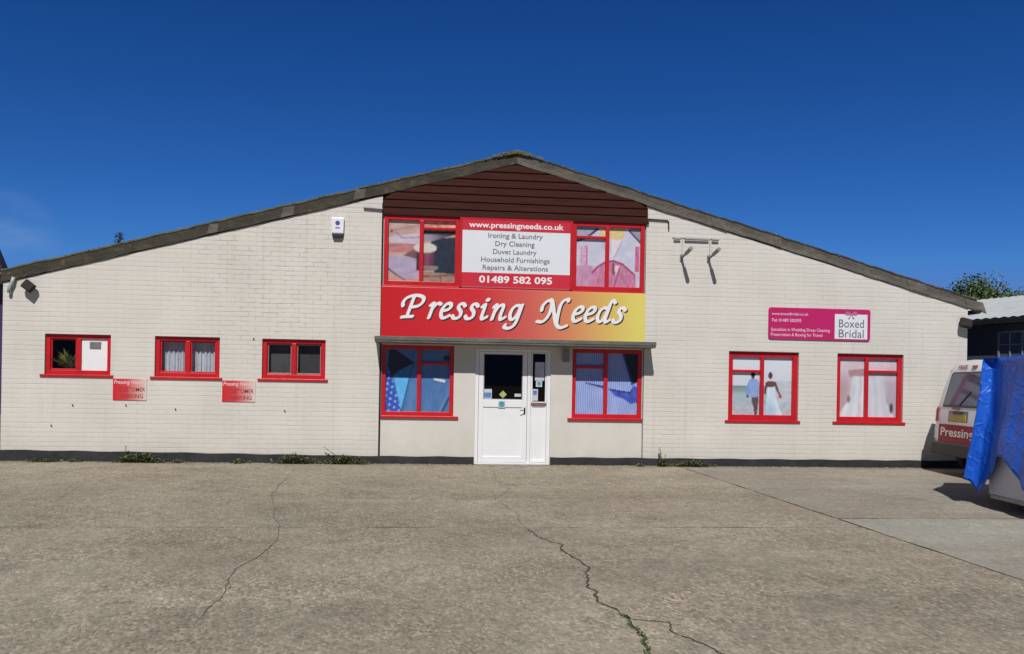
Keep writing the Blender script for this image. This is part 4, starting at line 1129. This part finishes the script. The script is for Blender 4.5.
# ------------------------------------------------------------------ tree
def tree(name, loc, H, cr, label, seed, leaves):
    rnd = random.Random(seed); o = thing(name, loc, label, 'tree')
    m = MB(); m.tube([(0, 0, 0), (.1, 0, H*.2), (0, .1, H*.42)], .24, 10, .15)
    tips = []
    for k in range(9):
        a = k*2.4+rnd.uniform(-.3, .3); rr = cr*rnd.uniform(.35, .75); zz = H*rnd.uniform(.55, .86)
        p0 = (0, .1*(k % 2), H*rnd.uniform(.3, .42)); p2 = (math.cos(a)*rr, math.sin(a)*rr, zz)
        mid = tuple((x+y)/2+rnd.uniform(-.2, .2) for x, y in zip(p0, p2)); m.tube([p0, mid, p2], .09, 6, .02); tips.append(Vector(p2))
    m.build('trunk', M['bark'], o, local=True)
    cl = []
    for _ in range(150):
        while True:
            p = Vector((rnd.uniform(-1, 1), rnd.uniform(-1, 1), rnd.uniform(-1, 1)))
            if p.length < 1: break
        p = p*(.55+.45*rnd.random())
        cl.append((Vector((p.x*cr, p.y*cr, H*.66+p.z*H*.32)), rnd.uniform(.7, 1.3)))
    m = MB()
    for _ in range(leaves):
        c, r = rnd.choice(cl); d = Vector((rnd.gauss(0, 1), rnd.gauss(0, 1), rnd.gauss(0, .7))).normalized()*r*rnd.random()**.4
        p = c+d; n = Vector((rnd.gauss(0, 1), rnd.gauss(0, 1), rnd.gauss(.6, 1))).normalized(); u = n.orthogonal().normalized(); w = n.cross(u); s = rnd.uniform(.05, .12)
        m.quad(p-u*s, p+w*s*.6, p+u*s, p-w*s*.6)
    m.build('crown', M['leaf'], o, local=True)
tree('broadleaf_tree', (33.4, 30, 0), 8.2, 6.6, 'dark green broadleaf tree rising behind the pale shed roof', 5, 80000)

# ------------------------------------------------------------------ van
VA = R(-9)
van = thing('parked_van', (9.215, -1.44, .07), 'small white van with red lower band parked by the wall, rear towards the yard', 'van', rz=VA)
RING = [(.78, .30), (.84, .42), (.86, .75), (.86, 1.02), (.80, 1.40), (.72, 1.78), (.62, 1.90), (.40, 1.955), (0, 1.97)]
def xr(z): return .0+.04*max(0, (z-.5))+.20*max(0, (z-1.0))**1.25
def hx(x):                                        # roof/bonnet height along the length
    pts = [(0, 1.97), (1.2, 1.98), (2.3, 1.93), (3.05, 1.22), (3.7, 1.05), (3.98, .82), (4.05, .62)]
    for (a, b), (c, d) in zip(pts, pts[1:]):
        if x <= c: return b+(d-b)*(x-a)/(c-a)
    return .62
m = MB(); st = [0, .35, .8, 1.3, 1.8, 2.3, 2.55, 2.8, 3.05, 3.35, 3.7, 3.9, 4.05]; rows = []
for k, x in enumerate(st):
    H = hx(x); row = []
    for s in (1, -1):
        for (w, z) in (RING if s > 0 else RING[-2::-1]):
            zz = .3+(z-.3)*(H-.3)/1.67
            xx = x+(xr(zz) if k == 0 else 0)+(0 if k else 0)
            ww = w*(1-.10*max(0, x-3.2)/.85)
            row.append((max(xx, xr(zz)) if x < .6 else x, s*ww, zz))
    rows.append(row)
nr = len(rows[0]); m.v = [p for r_ in rows for p in r_]
for k in range(len(rows)-1):
    for j in range(nr-1): m.f.append((k*nr+j, k*nr+j+1, (k+1)*nr+j+1, (k+1)*nr+j))
    m.f.append((k*nr+nr-1, k*nr, (k+1)*nr, (k+1)*nr+nr-1))
h = nr//2
for k in (0, len(rows)-1):
    for j in range(h-1):
        q = (k*nr+j, k*nr+j+1, k*nr+nr-2-j, k*nr+nr-1-j); m.f.append(q if k else q[::-1])
    q = (k*nr+h-1, k*nr+h, k*nr+h+1); m.f.append(q if k else q[::-1])
m.mi = [0]*len(m.f)
body = m.build('body', M['van_white'], van, local=True, bevel=.035, smooth=True, seg=3)
def rear(m, poly, off=.006, th=.02):              # poly in (y,z); y>0 is the wall side
    a = [Vector((xr(z)-off, y, z)) for y, z in poly]; b = [p+Vector((th, 0, 0)) for p in a]
    i = len(m.v); n = len(a); m.v += [tuple(p) for p in a+b]
    m.f.append(tuple(i+k for k in reversed(range(n)))); m.mi.append(0)
    m.f.append(tuple(i+n+k for k in range(n))); m.mi.append(0)
    for k in range(n): m.f.append((i+k, i+(k+1) % n, i+n+(k+1) % n, i+n+k)); m.mi.append(0)
def rearpart(name, poly, mat, off=.006, par=van, th=.02):
    m = MB(); rear(m, poly, off, th); return m.build(name, mat, par, local=True)
rearpart('window_surround', [(-.64, 1.13), (.64, 1.13), (.60, 1.72), (.55, 1.76), (-.55, 1.76), (-.60, 1.72)], M['black_plastic'], .006)
rearpart('rear_window', [(-.60, 1.17), (.60, 1.17), (.56, 1.70), (.52, 1.73), (-.52, 1.73), (-.56, 1.70)], M['glass_dark'], .010)
for s in (1, -1):
    q = [(s*.845, .86), (s*.76, .86), (s*.75, 1.10), (s*.80, 1.13), (s*.84, 1.08)]
    rearpart('tail_light', q if s < 0 else q[::-1], M['tail_red'], .014)
    q = [(s*.845, .55), (s*.72, .55), (s*.72, .78), (s*.845, .78)]
    c = rearpart('corner_lamp', q if s < 0 else q[::-1], M['tail_clear'], .014)
rearpart('red_band', [(-.70, .50), (.70, .50), (.70, .82), (-.70, .82)], M['van_red'], .008)
rearpart('plate_recess', [(-.36, .87), (.36, .87), (.36, 1.07), (-.36, 1.07)], M['lamp_grey'], .004)
rearpart('number_plate', [(-.29, .885), (.29, .885), (.29, 1.0), (-.29, 1.0)], M['plate'], .014)
rearpart('door_handle', [(-.16, 1.02), (.16, 1.02), (.16, 1.06), (-.16, 1.06)], M['black_plastic'], .025)
rearpart('brake_light', [(-.26, 1.82), (-.10, 1.82), (-.10, 1.87), (-.26, 1.87)], M['tail_red'], .014)
for s in (1, -1): rearpart('tailgate_seam', [(s*.715-.006, .51), (s*.715+.006, .51), (s*.665+.006, 1.80), (s*.665-.006, 1.80)], M['black_plastic'], .004)
rearpart('rear_wiper', [(-.02, 1.16), (.02, 1.17), (-.30, 1.42), (-.32, 1.41)], M['black_plastic'], .022)
m = MB(); m.box(-.07, .25, -.85, .85, .27, .50); m.build('bumper', M['bumper'], van, local=True, bevel=.03)
def vtext(s, z, h, w, mat, yc, off):
    text('lettering', s, mat, van, 0, 0, 0, h, w, 'c', .02, local=True, place=lambda a, c: (xr(z+c)-off, yc-a, z+c))
vtext('Pressing', .615, .15, 1.22, M['white_ink'], 0, .0115)
vtext('FREE', 1.81, .07, .34, M['dark_red_ink'], .24, .010)
vtext('FREE', 1.085, .04, .30, M['dark_red_ink'], .10, .010)
for s in (1, -1):
    m = MB()
    for (a, b) in ((.55, 1.55), (1.65, 2.45)):
        P = [(a, .84, 1.10), (b, .84, 1.10), (b, .765, 1.62), (a+.08, .765, 1.62)]
        P = [(x, s*(y+.012), z) for x, y, z in P]; m.quad(*(P if s < 0 else P[::-1]))
    m.build('side_window', M['glass_dark'], van, local=True)
    m = MB(); m.box(2.62, 2.72, min(s*.87, s*1.03), max(s*.87, s*1.03), 1.02, 1.22); m.build('door_mirror', M['black_plastic'], van, local=True, bevel=.03)
    for x in (.72, 3.35):
        m = MB(); m.tube([(x, s*.66, .28), (x, s*.87, .28)], .35, 28); w = m.build('wheel', M['tyre'], van, local=True, bevel=.03)
        m = MB(); m.tube([(x, s*.868, .28), (x, s*.882, .28)], .21, 24); m.build('rim', M['galv'], w, local=True)
m = MB(); m.quad((2.33, .70, 1.88), (2.33, -.70, 1.88), (3.06, -.76, 1.235), (3.06, .76, 1.235)); m.build('windscreen', M['glass_dark'], van, local=True)

# ------------------------------------------------------------------ trailer under a tarpaulin
tr = thing('trailer', (8.085, -6.56, 0), 'pale grey box trailer mostly hidden under a blue tarpaulin', 'trailer', rz=R(-8))
# local: +y back towards the wall; left face at x=-1
m = MB(); m.box(-1.0, 1.0, -1.7, 1.42, .15, .72); m.build('box_body', M['trailer'], tr, local=True, bevel=.02)
m = MB(); m.box(-.52, .85, -1.4, 1.3, .721, 1.84); m.build('upper_box', M['trailer'], tr, local=True, bevel=.05)
m = MB(); m.box(-.99, .99, -1.69, 1.39, .10, .149); m.build('floor_rail', M['galv'], tr, local=True, bevel=.006)
for s in (-1, 1):
    m = MB(); m.tube([(s*.75, -.3, .29), (s*.93, -.3, .29)], .28, 24); w = m.build('wheel', M['tyre'], tr, local=True, bevel=.02)
    m = MB(); m.tube([(s*.928, -.3, .29), (s*.94, -.3, .29)], .15, 18); m.build('rim', M['galv'], w, local=True)
m = MB(); m.tube([(0, -1.9, .25), (0, -3.0, .30)], .04, 8); m.build('drawbar', M['galv'], tr, local=True)
m = MB(); m.tube([(.12, -2.7, .02), (.12, -2.7, .55)], .025, 8); m.build('jockey_wheel', M['galv'], tr, local=True)

# tarpaulin: outline at hem (x, y, z) and at the top edge
HEM = [(9.35, -4.15, .35), (8.7, -3.75, .30), (7.98, -3.70, .28), (7.62, -4.25, .30), (7.10, -4.88, .32), (7.215, -4.95, .13), (7.12, -5.48, .68), (7.06, -5.62, .68), (6.93, -6.15, .34), (6.96, -7.2, .25), (7.05, -8.35, .3),
       (8.0, -8.55, .35), (9.3, -8.35, .4), (9.55, -7.0, .45), (9.45, -5.4, .4)]
TOP = [(8.95, -4.55, 1.94), (8.6, -4.05, 1.93), (8.08, -3.95, 1.92), (7.72, -4.42, 1.91), (7.31, -4.86, 1.92), (7.44, -4.90, 1.93), (7.33, -5.45, 1.93), (7.29, -5.62, 1.935), (7.18, -6.15, 1.945), (7.14, -7.2, 1.97), (7.22, -8.15, 1.95),
       (8.1, -8.25, 1.96), (9.1, -8.1, 1.95), (9.35, -7.0, 1.96), (9.2, -5.4, 1.95)]
def closed_lin(P, N):
    P = [np.array(p, float) for p in P]; n = len(P); out = []
    seg = [np.linalg.norm(P[(k+1) % n]-P[k]) for k in range(n)]
    return P, seg
Ph, sg_ = closed_lin(HEM, 0); Pt, _ = closed_lin(TOP, 0); n = len(Ph)
ring_h, ring_t, par = [], [], []
acc = 0
for k in range(n):
    c = max(4, int(sg_[k]/.035))
    for q in range(c):
        t_ = q/c
        ring_h.append(Ph[k]*(1-t_)+Ph[(k+1) % n]*t_); ring_t.append(Pt[k]*(1-t_)+Pt[(k+1) % n]*t_); par.append(acc+t_*sg_[k])
    acc += sg_[k]
N = len(ring_h); ROWS = 30; verts = []; faces = []
cen = np.array([8.2, -6.3, 0])
for r_ in range(ROWS+1):
    t_ = r_/ROWS
    for k in range(N):
        a = ring_h[k]*(1-t_)+ring_t[k]*t_
        d = ring_h[(k+1) % N]-ring_h[k-1]; nn = np.array([d[1], -d[0], 0]); nn = nn/max(1e-6, np.linalg.norm(nn))
        if nn@(a-cen)*np.array(1.0) < 0: nn = -nn
        s = par[k]; amp = (1-t_)**.7
        back = .62 if (a[1] > -5.0) else .40
        ph = 2.5*vn(s*.9, t_*1.3)
        w = back*amp*(.070*math.sin(s*6.1+1.2*t_+ph)+.028*math.sin(s*13.3+2-t_*3+ph*2)+.012*math.sin(s*27+1+4*t_))
        w += .022*(vn(s*2.2, t_*5)-.5)+.030*(vn(s*1.1+t_*3, t_*2+s*.4)-.5)*1.4
        w -= .05*math.sin(t_*math.pi)*(.5+.5*vn(s*.9, 3))
        verts.append(tuple(a+nn*(w*.8+.018)+np.array([0, 0, .004*math.sin(s*9)*amp])))
for r_ in range(1, 7):
    t_ = r_/7
    for k in range(N):
        a = ring_t[k]*(1-t_)+np.array([8.2, -6.3, 2.02])*t_
        verts.append((a[0], a[1], a[2]+.02*math.sin(a[0]*6)+.025*math.sin(a[1]*4)))
RT = ROWS+6
for r_ in range(RT):
    for k in range(N): faces.append((r_*N+k, r_*N+(k+1) % N, (r_+1)*N+(k+1) % N, (r_+1)*N+k))
faces.append(tuple(RT*N+k for k in range(N)))
m = MB(); m.v = verts; m.f = faces; m.mi = [0]*len(faces)
tp = m.build('tarpaulin', M['tarp'], smooth=True)
bm = bmesh.new(); bm.from_mesh(tp.data); bmesh.ops.recalc_face_normals(bm, faces=bm.faces[:]); bm.to_mesh(tp.data); bm.free()
so = tp.modifiers.new('thickness', 'SOLIDIFY'); so.thickness = .004
tag(tp, 'crumpled bright blue tarpaulin draped over the grey trailer', 'tarpaulin')

# ------------------------------------------------------------------ light, sky, camera
EL, AZS = R(52), R(10)                       # sun behind the camera, a little to its left
tosun = Vector((-math.sin(AZS)*math.cos(EL), -math.cos(AZS)*math.cos(EL), math.sin(EL)))
sd = bpy.data.lights.new('sun', 'SUN'); sd.energy = 4.3; sd.angle = R(.5); sd.color = (1, .96, .90)
so_ = bpy.data.objects.new('sun', sd); COL.objects.link(so_); so_.location = tosun*60
so_.rotation_euler = tosun.to_track_quat('Z', 'Y').to_euler()

w = bpy.data.worlds.new('World'); S.world = w; w.use_nodes = True; nt = w.node_tree
bg = nt.nodes['Background']; sky = nt.nodes.new('ShaderNodeTexSky'); sky.sky_type = 'NISHITA'
sky.sun_disc = False; sky.sun_elevation = EL; sky.sun_rotation = math.atan2(tosun.x, tosun.y)
sky.air_density = 1.0; sky.dust_density = .05; sky.ozone_density = 4.0; sky.altitude = 300
bg.inputs[1].default_value = .10
# deep polarised blue of the photograph's sky: per-channel contrast on the physical sky
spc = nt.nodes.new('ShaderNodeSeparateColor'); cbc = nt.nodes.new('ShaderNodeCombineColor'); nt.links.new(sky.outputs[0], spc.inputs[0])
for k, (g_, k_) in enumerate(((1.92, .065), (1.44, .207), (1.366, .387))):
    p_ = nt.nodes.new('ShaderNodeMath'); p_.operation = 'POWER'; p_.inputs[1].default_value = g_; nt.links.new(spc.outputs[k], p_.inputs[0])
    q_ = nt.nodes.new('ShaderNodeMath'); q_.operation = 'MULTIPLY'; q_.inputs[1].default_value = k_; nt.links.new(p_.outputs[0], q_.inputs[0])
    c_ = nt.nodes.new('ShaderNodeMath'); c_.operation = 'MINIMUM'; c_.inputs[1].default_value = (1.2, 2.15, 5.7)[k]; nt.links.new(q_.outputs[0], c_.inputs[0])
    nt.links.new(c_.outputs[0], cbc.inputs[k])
# a faint wisp of cloud low in the sky beyond the left end of the roof
tc = nt.nodes.new('ShaderNodeTexCoord')
def wn(t, **k):
    n_ = nt.nodes.new(t)
    for a, b in k.items(): setattr(n_, a, b)
    return n_
mp = wn('ShaderNodeMapping'); mp.inputs['Scale'].default_value = (4, 4, 14); nt.links.new(tc.outputs['Generated'], mp.inputs[0])
no = wn('ShaderNodeTexNoise'); no.inputs['Scale'].default_value = 2.2; no.inputs['Detail'].default_value = 6; nt.links.new(mp.outputs[0], no.inputs['Vector'])
cdir = Vector((-.436, .894, .132)).normalized()
dt = wn('ShaderNodeVectorMath', operation='DOT_PRODUCT'); dt.inputs[1].default_value = cdir; nt.links.new(tc.outputs['Generated'], dt.inputs[0])
r1 = wn('ShaderNodeMapRange', interpolation_type='SMOOTHSTEP'); r1.inputs[1].default_value = .9978; r1.inputs[2].default_value = 1.0; nt.links.new(dt.outputs['Value'], r1.inputs[0])
r2 = wn('ShaderNodeMapRange', interpolation_type='SMOOTHSTEP'); r2.inputs[1].default_value = .38; r2.inputs[2].default_value = .75; nt.links.new(no.outputs['Fac'], r2.inputs[0])
ml = wn('ShaderNodeMath', operation='MULTIPLY'); nt.links.new(r1.outputs[0], ml.inputs[0]); nt.links.new(r2.outputs[0], ml.inputs[1])
ml2 = wn('ShaderNodeMath', operation='MULTIPLY'); ml2.inputs[1].default_value = .15; nt.links.new(ml.outputs[0], ml2.inputs[0])
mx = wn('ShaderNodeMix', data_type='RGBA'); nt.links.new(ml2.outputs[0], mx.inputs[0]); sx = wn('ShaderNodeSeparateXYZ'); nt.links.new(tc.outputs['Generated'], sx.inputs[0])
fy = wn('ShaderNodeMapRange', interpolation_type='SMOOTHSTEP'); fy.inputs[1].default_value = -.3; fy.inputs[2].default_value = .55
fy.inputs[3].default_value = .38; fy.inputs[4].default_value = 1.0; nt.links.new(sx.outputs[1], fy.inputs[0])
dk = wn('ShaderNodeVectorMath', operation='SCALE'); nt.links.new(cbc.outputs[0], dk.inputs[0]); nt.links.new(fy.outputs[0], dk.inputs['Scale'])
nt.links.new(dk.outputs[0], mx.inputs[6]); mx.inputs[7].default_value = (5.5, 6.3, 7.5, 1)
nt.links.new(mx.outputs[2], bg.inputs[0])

cam = bpy.data.cameras.new('camera'); co = bpy.data.objects.new('camera', cam); COL.objects.link(co); S.camera = co
FPX, YAW, ROLL, SY = 840.0, R(5.69), R(.985), 58.0
cam.sensor_fit = 'HORIZONTAL'; cam.sensor_width = 36; cam.lens = FPX/1024*36; cam.shift_y = SY/1024
cam.clip_start = .1; cam.clip_end = 4000
f_ = Vector((math.sin(YAW), math.cos(YAW), 0)); r_ = Vector((math.cos(YAW), -math.sin(YAW), 0)); u_ = Vector((0, 0, 1))
r2_ = r_*math.cos(ROLL)+u_*math.sin(ROLL); u2_ = u_*math.cos(ROLL)-r_*math.sin(ROLL)
mw = Matrix(((r2_.x, u2_.x, -f_.x, 0), (r2_.y, u2_.y, -f_.y, -15.3), (r2_.z, u2_.z, -f_.z, 1.461), (0, 0, 0, 1)))
co.matrix_world = mw

S.view_settings.view_transform = 'Standard'; S.view_settings.look = 'None'
S.view_settings.exposure = 0; S.view_settings.gamma = 1; S.view_settings.use_curve_mapping = False
